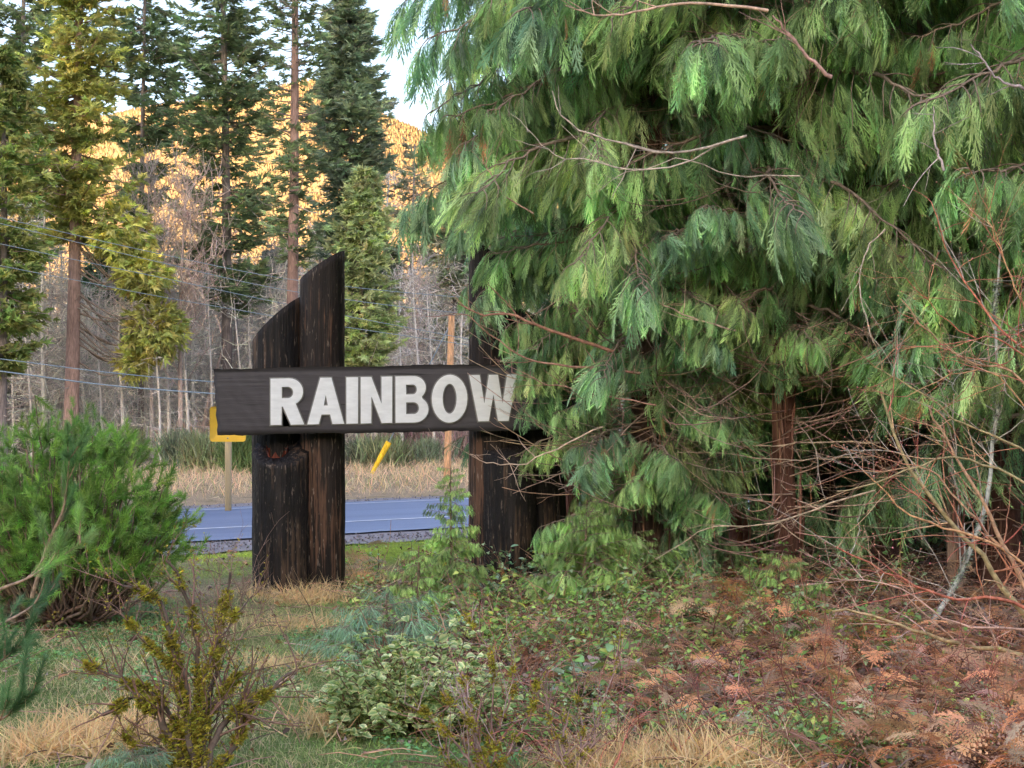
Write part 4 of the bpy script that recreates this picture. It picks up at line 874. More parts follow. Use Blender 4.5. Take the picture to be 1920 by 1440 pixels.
# ------------------------------------------------------------------ moss covered bare shrubs in the foreground
def bare_shrub(name, label, base_px, base_d, stems, thick, cols, sub, sublen, mosscol=None, mossn=0, mossr=.012, subup=.5, tips=False, subcol=None, seed=0, cat='shrub', subr=.35, depth_j=.25, bud=(.40, .17, .13), lvl2=1.0):
    """stems: lists of picture points at base_d that trace each main stem"""
    global rng; keep = rng; rng = np.random.default_rng(9000 + seed)
    d = base_d; b0 = P(*base_px, d); bz = b0[2]; t = thing(name, label, cat, b0); allp = []
    K = 16; main = []; rad = []; mc = []
    for q, st in enumerate(stems):
        dj = rand(-depth_j, depth_j); pts = [P(a, b, d + dj * (i_ / max(1, len(st) - 1))) - b0 for i_, (a, b) in enumerate(st)]
        p = spline(pts, K) ; p[1:] += rng.normal(0, .006, (K - 1, 3)); main.append(p); th = thick[q % len(thick)]; rad.append(np.linspace(th, th * .35, K)); mc.append(cols[q % len(cols)])
        sa = Acc(); tubes(sa, p[None], rad[-1][None], 7, (np.array(mc[-1]) * rng.uniform(.8, 1.2, (K, 1)))[None]); sa.smooth = True; obj('stem', sa, M_twig, t)
    main = np.array(main); rad = np.array(rad); mc = np.array(mc); S = len(main)
    n = S * sub; si = np.repeat(np.arange(S), sub); kk_ = rng.integers(3, K, n); st = main[si, kk_]; tan = norm(main[si, kk_] - main[si, kk_ - 1])
    rd = rng.normal(0, 1, (n, 3)); dd = norm(tan * .8 + rd * .6 + np.array([0, 0, subup])); L = sublen * rand(.35, 1.2, n)
    p1 = grow(st, dd, L, 6, jit=.13); r1 = (rad[si, kk_] * subr + .0012)[:, None] * np.linspace(1, .45, 6)[None]
    sc_ = mc[si] if subcol is None else np.array(subcol)[rng.integers(0, len(subcol), n)]
    ta = Acc(); tubes(ta, p1, r1, 4, sc_ * rand(.75, 1.25, (n, 1)))
    n2 = int(n * 3 * lvl2); i2 = rng.integers(0, n, n2); k2 = rng.integers(1, 6, n2); st2 = p1[i2, k2]; d2 = norm(p1[i2, k2] - p1[i2, k2 - 1]) + rng.normal(0, .55, (n2, 3)) + (0, 0, subup * .5)
    p2 = grow(st2, d2, sublen * .45 * rand(.3, 1.1, n2), 4, jit=.12); tubes(ta, p2, np.maximum(r1[i2, k2][:, None] * .6, .0011) * np.linspace(1, .6, 4)[None], 3, sc_[i2] * rand(.8, 1.3, (n2, 1)))
    if tips:
        e = np.vstack([p1[:, -1], p2[:, -1]]); inst(ta, ICO, e, frames(np.tile([[0, 0, 1.]], (len(e), 1))), rand(.0028, .005, (len(e), 1)) * np.array([[1, 1, 1.6]]), vary(bud, len(e), .2, .1))
    tag(obj('twigs', ta, M_twig, t), kind='stuff')
    if mossn:
        ma = Acc(); i3 = rng.integers(0, S, mossn); k3 = rng.random(mossn) ** .8 * (K - 2); dens = wnoise(i3 * 3.3 + k3 * .5, k3 * .9 + i3, 1.0); q = dens > .05; i3, k3 = i3[q], k3[q]; k0 = k3.astype(int); f_ = (k3 - k0)[:, None]
        c = main[i3, k0] * (1 - f_) + main[i3, k0 + 1] * f_; n3 = len(c); o_ = norm(rng.normal(0, 1, (n3, 3)) + (0, 0, .35)); rr = rad[i3, k0]
        pos = c + o_ * (rr + mossr * rand(0, .7, n3))[:, None]
        inst(ma, FANF[0], pos, frames(o_ + rng.normal(0, .3, (n3, 3))), rand(.6, 1.3, n3) * mossr * 1.6, vary(mosscol, n3, .3, .08))
        m4 = mossn // 8; i4 = rng.integers(0, n2, m4); c4 = p2[i4, rng.integers(0, 4, m4)]
        inst(ma, FANF[1], c4 + rng.normal(0, .003, (m4, 3)), frames(rng.normal(0, 1, (m4, 3))), rand(.5, 1.2, m4) * mossr * 1.1, vary(mosscol, m4, .3, .08))
        tag(obj('moss', ma, M_moss, t), kind='stuff')
    rng = keep; return t
MOSS = (.34, .30, .05)
bare_shrub('mossy_shrub', 'bare shrub with moss covered stems in the left foreground', (370, 1460), 6.6,
    [[(360, 1460), (330, 1400), (290, 1340), (250, 1310), (195, 1340)], [(365, 1460), (355, 1380), (350, 1290), (320, 1200), (300, 1130), (235, 1100)],
     [(375, 1460), (385, 1380), (380, 1300), (370, 1210), (350, 1120), (318, 1055)], [(380, 1460), (400, 1390), (450, 1330), (500, 1300), (555, 1258)],
     [(372, 1460), (378, 1400), (400, 1300), (410, 1200), (430, 1080)], [(385, 1460), (440, 1400), (470, 1340), (475, 1300)],
     [(350, 1460), (320, 1420), (260, 1400), (230, 1370)], [(365, 1460), (340, 1380), (290, 1300), (220, 1270), (135, 1237)], [(378, 1460), (390, 1340), (430, 1290), (450, 1255)], [(370, 1460), (372, 1330), (400, 1220), (470, 1120)], [(366, 1460), (350, 1340), (320, 1250), (250, 1180), (235, 1130)]],
    [.023, .015, .016, .018, .013, .013, .011, .012, .013, .007, .007], [(.07, .05, .035), (.09, .065, .05)], 15, .26, MOSS, 16000, .015, .35, subcol=[(.15, .08, .06), (.20, .12, .09), (.11, .07, .05)], seed=1)
bare_shrub('mossy_shrub', 'thin bare shrub with a mossy central stem, right foreground', (905, 1460), 6.5,
    [[(905, 1460), (895, 1390), (880, 1310), (868, 1258)], [(915, 1460), (900, 1400), (870, 1340), (820, 1290)], [(920, 1460), (930, 1380), (960, 1300), (965, 1240)], [(900, 1460), (860, 1400), (800, 1340), (760, 1320)], [(925, 1460), (960, 1400), (1000, 1330), (1010, 1260)], [(905, 1460), (850, 1440), (830, 1400)], [(915, 1460), (920, 1360), (925, 1240), (850, 1120)]],
    [.016, .006, .006, .006, .005, .009, .004], [(.17, .10, .08), (.22, .15, .13)], 9, .22, MOSS, 4200, .012, .5, seed=2, subcol=[(.20, .11, .09), (.30, .22, .20)])
bare_shrub('mossy_shrub', 'small bare twiggy bush with two mossy stems near the bottom edge', (1065, 1460), 6.5,
    [[(1060, 1460), (1058, 1400), (1062, 1330)], [(1070, 1460), (1090, 1380), (1080, 1290)], [(1070, 1460), (1110, 1390), (1150, 1260), (1170, 1160)], [(1065, 1460), (1040, 1380), (1020, 1300)]],
    [.010, .006, .005, .005], [(.2, .13, .11)], 8, .2, MOSS, 1500, .010, .6, seed=3)
bare_shrub('bare_shrub', 'small leafless brown shrub left of the logs on the lawn', (440, 1200), 9.9,
    [[(430, 1200), (400, 1150), (370, 1100)], [(440, 1200), (450, 1130), (470, 1080)], [(435, 1200), (410, 1140), (415, 1060)], [(445, 1200), (380, 1170), (330, 1150)], [(445, 1200), (480, 1160), (500, 1120)]],
    [.005], [(.20, .13, .10)], 9, .3, None, 0, seed=4)
bare_shrub('bare_shrub', 'dark red brown stems standing in the bracken right of centre', (1530, 1440), 6.8,
    [[(1530, 1450), (1500, 1330), (1440, 1220)], [(1540, 1450), (1560, 1320), (1540, 1200)], [(1545, 1450), (1480, 1380), (1400, 1300)], [(1600, 1450), (1640, 1340), (1600, 1250)], [(1400, 1440), (1330, 1340), (1290, 1250)], [(1850, 1450), (1880, 1340), (1820, 1260)]],
    [.0042], [(.13, .05, .04), (.20, .08, .05)], 7, .3, None, 0, seed=5)
# vine maple with red and orange twigs on the right
VM = [(.30, .24, .12), (.36, .22, .13), (.38, .13, .08), (.42, .24, .12)]
bare_shrub('vine_maple', 'leafless vine maple with red and orange budded twigs on the right', (1960, 1200), 9.4,
    [[(1975, 1215), (1900, 1130), (1840, 1040), (1760, 950), (1690, 850), (1655, 735)], [(1965, 1190), (1900, 1060), (1850, 950), (1790, 850), (1740, 760)],
     [(1980, 1180), (1880, 1125), (1780, 1120), (1680, 1080), (1565, 1025)], [(1980, 1100), (1880, 1030), (1780, 990), (1700, 960), (1620, 880)],
     [(1990, 900), (1890, 830), (1800, 790), (1700, 720), (1640, 690)], [(1990, 800), (1900, 700), (1820, 680), (1740, 620), (1690, 560)],
     [(1990, 660), (1900, 640), (1830, 560), (1780, 480), (1745, 380)], [(1990, 760), (1930, 600), (1890, 500), (1850, 410)], [(1990, 960), (1880, 880), (1770, 860), (1660, 900), (1570, 925)],
     [(1985, 1160), (1860, 1010), (1790, 930), (1740, 880), (1620, 885)], [(1990, 720), (1880, 640), (1800, 620), (1700, 520)], [(1990, 860), (1920, 760), (1860, 700), (1800, 700), (1700, 740)]],
    [.020, .016, .012, .010, .008, .008, .008, .008, .009, .010, .006, .006], VM, 13, .50, None, 0, seed=6, tips=True, subcol=[(.36, .12, .09), (.40, .26, .15), (.33, .28, .22), (.42, .19, .11)], depth_j=.5, subr=.33, subup=.15, lvl2=.8)
t = bare_shrub('vine_maple', 'low vine maple limb arching over the bracken at the right edge', (1960, 1260), 8.6,
    [[(1990, 1262), (1900, 1222), (1800, 1208), (1710, 1180), (1640, 1155), (1560, 1142)], [(1990, 1180), (1880, 1178), (1780, 1165), (1680, 1100), (1550, 1085)], [(1990, 1290), (1880, 1270), (1760, 1330), (1640, 1335), (1560, 1270)]],
    [.016, .008, .005], [(.27, .20, .10), (.38, .24, .18)], 12, .35, None, 0, seed=7, tips=True, subcol=[(.42, .27, .22), (.35, .22, .15)], subup=.2)
bare_shrub('lichen_stem', 'pale lichen crusted leaning stem crossing the vine maple', (1735, 1185), 10.2,
    [[(1733, 1190), (1790, 1095), (1838, 985), (1862, 860), (1870, 720), (1866, 600), (1875, 480)]], [.019], [(.33, .33, .28)], 10, .5, (.34, .38, .28), 2600, .012, seed=8, subcol=[(.33, .3, .25)])

# ------------------------------------------------------------------ mugo pine bush and near pine boughs on the left
def pine(name, label, cpx, cpy, d, hpx, wpx, nshoot, shoot_l, col, tm, seed, shells=2, base=None, tip_up=.55, stems=26, stemr=.014, dscale=.8, pts=None):
    global rng; keep = rng; rng = np.random.default_rng(seed)
    bx, by = (SX(cpx, d), d); bz = float(gz(bx, by)); t = thing(name, label, 'bush' if pts is None else 'bough', (bx, by, bz)); H = hpx / F * d; W = wpx / F * d / 2
    # tips on a lumpy dome
    u = rand(0, 1, nshoot) ** .75; th = rand(0, 6.28, nshoot); el = np.arcsin(u); rr = rand(.55, 1.05, nshoot) + .10 * wnoise(th * 2, el * 4, .7)
    tip = np.column_stack([np.cos(th) * np.cos(el) * W * rr, np.sin(th) * np.cos(el) * W * dscale * rr, (.12 + .88 * np.sin(el)) * H * rr])
    low = tip[:, 2] < .28 * H; tip[low, 2] += rand(0, .35, low.sum()) * H
    n = nshoot; dr = norm(tip * np.array([1, 1, .5]) / np.array([W, W, H]) + np.array([0, 0, tip_up]) + rng.normal(0, .5, (n, 3)))
    L = rand(.7, 1.25, n) * shoot_l; a_ = Acc(); wh = rng.integers(0, len(tm), n); c = vary(col, n, .33, .07)
    for k in range(len(tm)):
        q = wh == k; inst(a_, tm[k], tip[q] - dr[q] * L[q][:, None], frames(dr[q], roll=rand(0, 6.28, q.sum())), L[q], c[q])
    # stems from the base to every third tip
    b_ = Acc(); i = rng.permutation(n)[:max(stems, n // 3)]; s0 = rng.normal(0, .06, (len(i), 3)) * np.array([2, 1.5, .2]); e = tip[i] - dr[i] * L[i][:, None]; m1 = s0 + (e - s0) * .5 * np.array([1.15, 1.15, .62])
    pth = np.stack([spline([s0[k], m1[k], e[k]], 9) for k in range(len(i))]); pth[:, 1:-1] += rng.normal(0, .012, pth[:, 1:-1].shape)
    tubes(b_, pth, np.linspace(stemr, .0035, 9)[None] * rand(.5, 1.2, (len(i), 1)), 5, vary((.15, .10, .075), len(i), .2, .05))
    tag(obj('needles', a_, M_leaf, t), kind='stuff'); tag(obj('branches', b_, M_twig, t), kind='stuff'); rng = keep; return t
pine('mugo_pine', 'dense mugo pine bush at the left edge in front of the road', 120, 0, 10.6, 400, 515, 1500, .13, (.155, .26, .055), PSHOOT, 51, stems=60, stemr=.016)
pine('mugo_pine', 'rear part of the pine thicket against the left edge', -110, 0, 11.4, 330, 420, 650, .13, (.14, .23, .055), PSHOOT, 52, stems=40)
def bough(name, label, ctrl, d, rl, nsh, shoot_l, col, tm, seed, spread=.2):
    global rng; keep = rng; rng = np.random.default_rng(seed)
    p = spline([P(a, b, d + e) for a, b, e in ctrl], 14); b0 = p[0].copy(); p = p - b0; t = thing(name, label, 'bough', b0)
    b_ = Acc(); tubes(b_, p[None], np.linspace(rl, rl * .35, 14)[None], 7, np.array((.24, .16, .11))); b_.smooth = True
    k = rng.integers(3, 14, nsh); k[:3] = 13; st = p[k]; tan = norm(p[k] - p[k - 1]); dd = norm(tan + rng.normal(0, spread * 3, (nsh, 3)) + (0, 0, .35)); L1 = rand(.25, 1.3, nsh) * shoot_l; L1[:1] = .03
    q = grow(st, dd, L1, 5, grav=-.3, jit=.08); tubes(b_, q, np.linspace(.006, .004, 5)[None].repeat(nsh, 0), 4, np.array((.26, .17, .11)))
    q_ = np.vstack([q[:, -1], q[:, 2], p[9:14]]); dr = np.vstack([norm(q[:, -1] - q[:, -2]), norm(q[:, 2] - q[:, 1]), norm(p[9:14] - p[8:13])]); nsh = len(q_); a_ = Acc(); L = rand(.7, 1.2, nsh) * shoot_l; wh = rng.integers(0, len(tm), nsh); c = vary(col, nsh, .2, .06)
    for j in range(len(tm)):
        s = wh == j; inst(a_, tm[j], q_[s] - dr[s] * .03, frames(dr[s], roll=rand(0, 6.28, s.sum())), L[s], c[s])
    tag(obj('needles', a_, M_leaf, t), kind='stuff'); tag(obj('twigs', b_, M_twig, t), kind='stuff'); rng = keep; return t
PC = (.12, .21, .075); PC2 = (.085, .16, .065)
bough('pine_bough', 'pine bough entering at the left edge in front of the mugo pine', [(-60, 1135, 0), (0, 1105, 0), (60, 1080, 0), (150, 1020, .1)], 7.8, .011, 6, .12, (.17, .27, .08), PLONG, 61)
bough('pine_bough', 'pine bough with spread needles rising at the middle of the bush', [(60, 1120, 1.2), (90, 1020, 1.1), (120, 950, 1.0), (130, 860, .9)], 8.4, .013, 11, .13, PC, PLONG, 62, .28)
bough('pine_bough', 'drooping dark pine tuft at the left edge below the bush', [(-60, 1270, 0), (0, 1240, 0), (30, 1215, 0)], 7.6, .008, 7, .13, PC2, PLONG, 64, .25)
bough('pine_bough', 'lowest dark pine tuft at the left edge', [(-60, 1370, 0), (0, 1350, 0), (40, 1320, 0)], 7.2, .008, 7, .13, PC2, PLONG, 65, .25)
bough('pine_bough', 'pine bough low over the dark base of the bush', [(-40, 1190, 0), (40, 1150, .2), (80, 1120, .4)], 8.4, .009, 6, .13, PC2, PLONG, 66, .3)

# ------------------------------------------------------------------ the cedar thicket on the right
def limb_mesh(seed, L=2.0, ntw=13, nsp=8, sizes=(.17, .34), sprays=SPRAY, col=(.085, .16, .055), col2=(.15, .20, .075), droop=.35, dense_from=.22, deadw=10, wood=(.20, .145, .11), tipc=(.11, .22, .085)):
    global rng; keep = rng; rng = np.random.default_rng(seed); a_ = Acc(); b_ = Acc()
    K = 18; s = np.linspace(0, 1, K); side = rng.normal(0, .07)
    main = np.column_stack([L * s * (1 - .1 * s), side * np.sin(s * 3) * L, L * (.10 * np.sin(s * 2.2) - droop * s ** 1.8 + .10 * s ** 6)]) ; main[1:] += rng.normal(0, .012, (K - 1, 3)) * L / 2
    tubes(b_, main[None], np.linspace(.022, .004, K)[None] * (L / 2), 6, np.array(wood))
    ks = np.linspace(dense_from * (K - 1), K - 1.01, ntw * 2); k0 = ks.astype(int); f_ = (ks - k0)[:, None]; st = main[k0] * (1 - f_) + main[k0 + 1] * f_
    tan = norm(main[np.minimum(k0 + 1, K - 1)] - main[k0]); n = len(st); sd = np.where(np.arange(n) % 2, 1., -1.)
    sv = ks / (K - 1); tl = (.75 * (1.1 - sv) + .18) * rand(.6, 1.15, n) * L * .36
    lat = np.column_stack([0 * sd, sd, 0 * sd]); dd = norm(tan * rand(.5, 1.1, (n, 1)) + lat * rand(.5, 1.0, (n, 1)) + np.column_stack([0 * sd, 0 * sd, rand(-.25, .15, n)]))
    KT = 8; tw = grow(st, dd, tl, KT, grav=.42, jit=.07); tubes(b_, tw, np.linspace(.0065, .0022, KT)[None].repeat(n, 0) * (L / 2) ** .5, 4, np.array(wood) * .95)
    # sprays along each twig plus the limb tip
    i = np.repeat(np.arange(n), nsp); kk = rand(.15, 1, n * nsp) * (KT - 1.01); k0 = kk.astype(int); f_ = (kk - k0)[:, None]
    sp = tw[i, k0] * (1 - f_) + tw[i, k0 + 1] * f_; tn = norm(tw[i, k0 + 1] - tw[i, k0]); m = len(sp)
    la = norm(np.cross(tn, [0, 0, 1.])) * rng.choice([-1, 1], m)[:, None]
    d = norm(tn * rand(.4, 1.1, (m, 1)) + la * rand(0, .8, (m, 1)) + np.column_stack([0 * kk, 0 * kk, -rand(.15, 1.1, m)]))
    # end sprays follow the twig
    sp = np.vstack([sp, tw[:, -1]]); d = np.vstack([d, norm(tw[:, -1] - tw[:, -2])]); m = len(sp)
    c = vary(col, m, .36, .08); q = rng.random(m) < .35; c[q] = vary(col2, q.sum(), .3, .06); q = rng.random(m) < .2; c[q] = vary(tipc, q.sum(), .15, .05); q = rng.random(m) < .006; c[q] = (.26, .13, .06)
    wh = rng.integers(0, len(sprays), m); sz = rand(*sizes, m)
    for k in range(len(sprays)):
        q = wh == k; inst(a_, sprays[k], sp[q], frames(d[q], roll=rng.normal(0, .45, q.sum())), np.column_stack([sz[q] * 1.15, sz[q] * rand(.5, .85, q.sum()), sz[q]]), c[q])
    # fine dead twigs near the trunk
    if deadw:
        s0 = main[rng.integers(1, K // 2 + 2, deadw)]; tubes(b_, grow(s0, rng.normal(0, 1, (deadw, 3)) + (.6, 0, -.1), rand(.2, .7, deadw), 6, grav=-.25, jit=.15), np.linspace(.0032, .0012, 6)[None].repeat(deadw, 0), 3, np.array((.25, .18, .14)))
    fo = a_.mesh('foliage'); wo_ = b_.mesh('branch', True); fo.materials.append(M_cedar); wo_.materials.append(M_twig); rng = keep; return wo_, fo
GA = (.095, .17, .060); GB = (.15, .225, .080); BG = (.10, .175, .090)
LIMBS = [limb_mesh(200 + k, 2.0, 11, 8, (.17, .38), SPRAY, [GA, BG, GB][k % 3], [GB, GA, (.20, .26, .10)][k % 3], .30 + .12 * (k % 3), tipc=[(.19, .28, .10), (.22, .31, .15), (.27, .33, .12)][k % 3]) for k in range(8)]
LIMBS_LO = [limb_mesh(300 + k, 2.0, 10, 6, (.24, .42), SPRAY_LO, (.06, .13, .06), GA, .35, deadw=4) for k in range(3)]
def cedar(label, px, d, r, topz, zmin, n, L, limbs, seed, tcol=(.20, .085, .055), px_top=None, skip_front_low=False, group=None, name='western_redcedar', zpow=.9, azf=None, extra=()):
    global rng; keep = rng; rng = np.random.default_rng(seed)
    bx = SX(px, d); bz = float(gz(bx, d)) - .03; t = thing(name, label, 'tree', (bx, d, bz), group); ta = Acc()
    K = 22; z = np.linspace(0, topz, K); lean = 0 if px_top is None else (px_top - px) / F * d
    p = np.column_stack([lean * z / topz * 1.0 + .02 * np.sin(z * 2 + seed), .03 * np.sin(z * 1.5), z])
    rr = r * (1 - .75 * z / topz); rr[0] *= 1.5; rr[1] *= 1.12
    S = 18; tubes(ta, p[None], rr[None], S, (np.array(tcol) * rng.uniform(.75, 1.25, (K, 1)))[None]); 
    V = ta.v[0].reshape(K, S, 3); cen = p[:, None]; V[:] = cen + (V - cen) * (1 + .10 * rng.normal(0, 1, (1, S, 1)) + .03 * rng.normal(0, 1, (K, S, 1)))
    # loose bark strips
    m = 60 if r > .04 else 0; zb = rand(.05, topz * .5, m); ab = rand(0, 6.28, m); rb_ = np.interp(zb, z, rr) * 1.04; cx_ = np.interp(zb, z, p[:, 0])
    s0 = np.column_stack([cx_ + np.cos(ab) * rb_, np.sin(ab) * rb_, zb]); tubes(ta, grow(s0, np.column_stack([np.cos(ab) * .04, np.sin(ab) * .04, np.ones(m)]), rand(.15, .6, m), 4, jit=.02), np.array([[.003, .008, .008, .003]]).repeat(m, 0), 4, vary((.26, .13, .09), m, .25, .05))
    obj('trunk', ta, M_bark, t)
    zz = zmin + (topz - zmin) * (np.arange(n) + .5) / n; zz = zmin + (zz - zmin) * 1.0; az = (np.arange(n) * 2.399 + rng.normal(0, .35, n)) % 6.283
    if azf is not None: az = azf(az, n)
    E = list(extra); zz = np.concatenate([zz, [e[0] for e in E]]); az = np.concatenate([az, [e[1] for e in E]])
    for k in range(n + len(E)):
        wm, fm = limbs[rng.integers(0, len(limbs))]
        ll = (L(zz[k], az[k]) * rng.uniform(.8, 1.15) if k < n else E[k - n][2]) / 2.0
        tx_, ty_, tz_ = bx + 2 * ll * math.cos(az[k]), d + 2 * ll * math.sin(az[k]), bz + zz[k] - .5 * ll
        qx, qy = tx_ / ty_ * F + 960, 720 - (tz_ - CAM_H) / ty_ * F
        if ty_ < d and any(a0 < qx < a1 and b0 < qy < b1 for a0, a1, b0, b1 in ((1130, 1430, 235, 390), (1330, 1450, 20, 170), (1570, 1780, 320, 470), (1640, 1800, 480, 620))): ll *= .4
        b = bpy.data.objects.new('branch', wm); C.objects.link(b); b.parent = t
        b.location = (float(np.interp(zz[k], z, p[:, 0])), 0, float(zz[k])); b.rotation_euler = (rng.normal(0, .22), rng.normal(-.04, .16), float(az[k])); b.scale = (ll, ll * (1 if rng.random() < .5 else -1), ll)
        f = bpy.data.objects.new('foliage', fm); C.objects.link(f); f.parent = b; f['kind'] = 'stuff'
    rng = keep; return t
W = math.pi
def front(az): return (az > W)           # azimuths pointing towards the camera (-y)
def LA(z, az):       # left cedar, whose left outline shows
    s = np.interp(z, [.9, 1.3, 2.0, 3.0, 4.3, 5.2, 6.4], [.85, .95, 1.15, 1.65, 1.85, 1.8, .8]); return s
cedar('large cedar whose sweeping boughs hide the right end of the sign', 1215, 11.9, .11, 6.4, .40, 120, LA, LIMBS, 71, tcol=(.10, .06, .045), extra=[(1.98, 3.3, 1.12), (2.0, 3.6, 1.1), (2.5, 3.5, 1.35), (2.8, 3.2, 1.5), (3.1, 3.4, 1.5), (3.4, 3.3, 1.55), (3.8, 3.4, 1.7), (1.2, 4.2, 1.1), (1.0, 4.9, 1.1), (.9, 5.3, 1.0), (.8, 4.5, .9)])
cedar('slender cedar standing behind the sweeping boughs near the right logs', 1075, 13.1, .06, 6, 2.3, 46, lambda z, a: np.interp(z, [2, 5, 7], [1.0, 1.3, .6]), LIMBS, 78)
def LB(z, az): return np.interp(z, [1.2, 1.9, 2.6, 4, 5.2, 6.4], [.75, 1.15, 1.6, 1.8, 1.7, .7])
cedar('cedar with the bare red trunk in front of the dark thicket', 1482, 11.7, .085, 6.4, 1.75, 74, LB, LIMBS, 72, tcol=(.145, .07, .05), px_top=1440)
def LC(z, az): return np.interp(z, [1.2, 1.8, 3, 4.5, 5.3, 6.4], [.7, 1.1, 1.8, 1.9, 1.7, .7])
cedar('thick dark trunked cedar behind the vine maple', 1885, 12.1, .15, 6.4, 1.75, 78, LC, LIMBS, 73, tcol=(.12, .06, .045))
cedar('slim cedar between the two red trunks and the maple', 1660, 13.2, .09, 6.4, 1.5, 70, LC, LIMBS, 74, tcol=(.14, .07, .05))
cedar('thin dark cedar stem left of the bare red trunk', 1385, 12.8, .07, 6.2, 1.2, 60, LB, LIMBS, 75)
cedar('leaning pale stemmed cedar right of the middle gap', 1790, 11.6, .045, 5.5, 1.9, 26, lambda z, a: 1.1, LIMBS, 76, tcol=(.22, .15, .11), px_top=1700)
cedar('cedar past the right edge whose boughs hang into view', 2080, 11.0, .12, 6.4, 1.3, 66, lambda z, a: 1.9, LIMBS, 77)
# shaded rear rows that close the thicket towards the road
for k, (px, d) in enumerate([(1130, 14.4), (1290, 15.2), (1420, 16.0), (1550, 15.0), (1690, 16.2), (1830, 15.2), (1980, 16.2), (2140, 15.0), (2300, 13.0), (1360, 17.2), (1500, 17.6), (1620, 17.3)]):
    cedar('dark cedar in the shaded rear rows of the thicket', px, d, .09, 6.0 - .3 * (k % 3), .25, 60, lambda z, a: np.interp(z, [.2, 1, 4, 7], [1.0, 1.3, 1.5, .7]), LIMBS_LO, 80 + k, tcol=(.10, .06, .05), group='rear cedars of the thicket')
# dead lower twigs of the thicket: long thin bare branches sweeping out of the dark
def dead_branches(label, px, d, z0, z1, n, L, seed, azr=(3.4, 6.0), r=.0055, col=(.30, .20, .15), jit=.07):
    global rng; keep = rng; rng = np.random.default_rng(seed); bx = SX(px, d); t = thing('dead_branches', label, 'branches', (bx, d, 0)); a_ = Acc()
    zz = rand(z0, z1, n); az = rand(*azr, n); Ls = L * rand(.45, 1.15, n)
    p = grow(np.column_stack([rng.normal(0, .04, n), rng.normal(0, .04, n), zz]), np.column_stack([np.cos(az), np.sin(az), rand(-.45, .2, n)]), Ls, 11, grav=-.12, jit=jit)
    tubes(a_, p, np.linspace(r, r * .3, 11)[None] * rand(.6, 1.4, (n, 1)), 4, vary(col, n, .25, .06))
    m = n * 4; i = rng.integers(0, n, m); k = rng.integers(2, 10, m); q = grow(p[i, k], norm(p[i, k + 1] - p[i, k]) + rng.normal(0, .4, (m, 3)), rand(.1, .45, m) * L * .6, 6, grav=-.2, jit=.1)
    tubes(a_, q, np.linspace(r * .4, .0011, 6)[None].repeat(m, 0), 3, vary(col, m, .25, .06)); tag(obj('dead_twigs', a_, M_twig, t), kind='stuff'); rng = keep
dead_branches('bare upswept dead boughs of the left cedar beside the sign end', 1225, 11.85, .8, 1.9, 60, 1.5, 401, (2.9, 5.2))
dead_branches('tangle of dead boughs around the bare red trunk', 1478, 11.65, .2, 2.2, 80, 1.5, 402, (2.9, 6.3))
dead_branches('dead boughs in the dark gap between red trunk and maple', 1660, 12.6, .2, 2.4, 80, 1.6, 403, (3.0, 6.2))
dead_branches('dead twigs on the thick dark trunk behind the maple', 1885, 11.9, .3, 3.2, 60, 1.5, 404, (2.9, 6.0))
dead_branches('dead grey twigs high in the upper middle opening', 1450, 11.6, 2.6, 4.2, 40, 1.6, 405, (2.6, 5.2))
# pale bare boughs that arc in front of the foliage
def arcbough(label, ctrl, d, r, col, seed, nsub=6):
    bare_shrub('bare_bough', label, ctrl[0], d, [ctrl], [r], [col], nsub, .35, None, 0, seed=seed, cat='bough', subup=.05, depth_j=.25, lvl2=.5)
PB = (.40, .32, .26)
arcbough('long pale bare bough arcing below the upper dark opening', [(1400, 255), (1270, 285), (1150, 265), (1060, 225), (1035, 170)], 10.2, .009, PB, 31)
arcbough('pale bare bough curving down across the upper opening', [(1380, 260), (1230, 320), (1110, 300), (1040, 290), (990, 240)], 10.2, .006, PB, 32)
arcbough('bare tan branch crossing at the top middle', [(1440, 20), (1300, 5), (1200, 22), (1130, 28), (1060, 12)], 9.8, .011, (.42, .28, .20), 33)
arcbough('stout brown branch stub in the upper right foliage', [(1560, 145), (1500, 90), (1450, 28)], 9.8, .014, (.34, .20, .16), 34, 5)
arcbough('pale forked branch at the upper right', [(1770, 320), (1752, 260), (1750, 200)], 9.8, .009, (.36, .29, .26), 35, 4)
arcbough('grey branch reaching in from the upper right edge', [(1925, 170), (1870, 145), (1820, 80)], 9.9, .011, (.30, .24, .24), 36, 4)
arcbough('reddish dead bough sweeping left in front of the board end', [(1150, 660), (1040, 620), (960, 590), (905, 590), (860, 570)], 11.2, .013, (.26, .13, .09), 37, 7)
arcbough('dead bough curving up at the letter W', [(1200, 700), (1100, 690), (1010, 680), (950, 650), (880, 590)], 11.2, .010, (.28, .15, .11), 38, 7)
arcbough('pale dead bough curving below the board beside the logs', [(1130, 800), (1050, 840), (980, 870), (920, 870), (880, 850)], 11.1, .006, (.42, .30, .22), 39, 6)
arcbough('long bare bough crossing in front of the red trunk', [(1640, 920), (1540, 950), (1440, 985), (1330, 990), (1230, 1050)], 10.6, .007, (.36, .27, .18), 40, 8)
arcbough('straight bare bough behind the red trunk', [(1650, 830), (1520, 830), (1400, 835), (1280, 825)], 11.4, .008, (.33, .25, .18), 41, 8)
arcbough('bare bough low beside the thicket middle', [(1640, 855), (1560, 860), (1460, 860), (1340, 850), (1270, 850)], 11.3, .006, (.33, .25, .18), 42, 6)

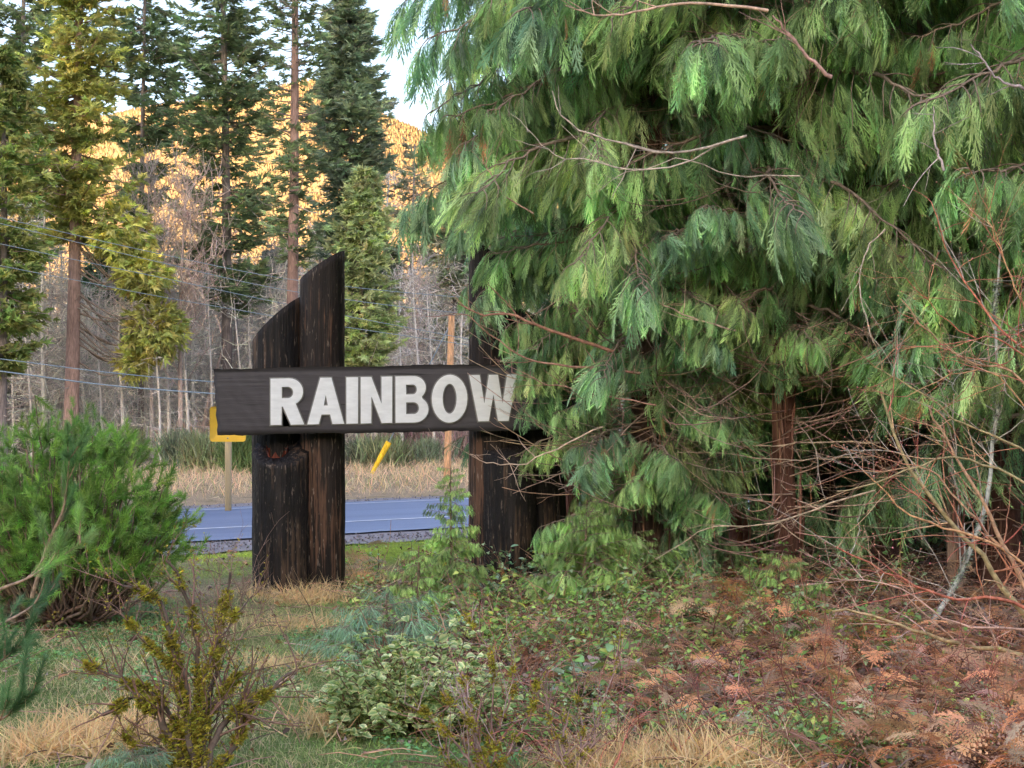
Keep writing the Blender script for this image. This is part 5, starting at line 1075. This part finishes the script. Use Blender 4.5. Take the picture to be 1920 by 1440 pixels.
arcbough('thin pale bough hanging over the dark opening in the cedar', [(1500, 330), (1380, 330), (1280, 300), (1180, 320), (1110, 290)], 10.6, .005, PB, 43)
arcbough('bare bough rising at the left side of the big cedar', [(1000, 400), (950, 370), (920, 330), (905, 300)], 10.9, .006, (.32, .20, .14), 44, 5)
arcbough('bare grey bough in the right hand dark opening', [(1800, 520), (1700, 500), (1630, 460), (1600, 380)], 10.8, .007, (.36, .29, .24), 45, 7)
arcbough('pale bough hanging vertically beside the red trunk top', [(1660, 430), (1620, 480), (1615, 560), (1640, 640)], 10.4, .006, (.40, .32, .26), 46, 6)
arcbough('tan bough curving up through the middle of the cedar', [(1380, 620), (1280, 590), (1200, 540), (1150, 470)], 10.8, .007, (.36, .26, .19), 47, 7)
arcbough('reddish bough low over the right end of the board', [(1230, 760), (1120, 740), (1030, 720), (960, 700)], 11.1, .006, (.30, .16, .12), 48, 7)

# young cedar sapling left of the right logs, and seedlings
SAP = [limb_mesh(350 + k, .75, 6, 5, (.12, .24), SPRAY_F, (.13, .21, .055), (.18, .26, .07), .12, .1, 0, tipc=(.21, .30, .09)) for k in range(3)]
def sapling(label, px, py, h, n, L, seed, lb=SAP, name='cedar_sapling'):
    x, y = G(px, py); cedar(label, px, y, .014, h, .08, n, lambda z, a: 2.0 * L * (1.1 - z / h * .8), lb, seed, tcol=(.2, .14, .09), name=name)
sapling('young bright green cedar sapling beside the right logs', 850, 1150, 1.0, 60, .40, 91)
sapling('shorter cedar sapling just in front of the taller one', 790, 1165, .5, 22, .45, 92)
sapling('young cedar at the foot of the sweeping boughs', 1100, 1150, .75, 30, .7, 93)
sapling('small cedar under the dark middle of the thicket', 1190, 1145, .5, 22, .6, 94)
sapling('small dark cedar seedling at the red trunk base', 1455, 1165, .42, 18, .5, 95)
FS = [limb_mesh(370 + k, .6, 5, 5, (.10, .16), FIRTW, (.12, .20, .12), (.15, .24, .14), .05, .1, 0, tipc=(.18, .27, .17)) for k in range(3)]
sapling('blue green fir seedling in front of the left logs', 720, 1225, .36, 24, .95, 96, FS, 'fir_seedling')
sapling('second faint blue green fir seedling near the variegated shrub', 655, 1240, .24, 16, .8, 97, FS, 'fir_seedling')
sapling('bright green fir seedling at the bottom left corner', 255, 1450, .14, 14, .45, 98, FS, 'fir_seedling')
# fir sprays hanging in the dark middle
FB = [limb_mesh(380 + k, 1.4, 7, 6, (.16, .30), FIRTW, (.10, .19, .08), (.15, .25, .09), .55, .15, 4) for k in range(2)]
cedar('young hemlock with drooping needle sprays in the dark middle', 1345, 12.0, .03, 3.0, .6, 30, lambda z, a: np.interp(z, [.5, 3], [1.3, .6]), FB, 99, tcol=(.15, .11, .08), name='hemlock')
print('tris', sum(len(m.polygons) for m in bpy.data.meshes), 'objs', len(bpy.data.objects))
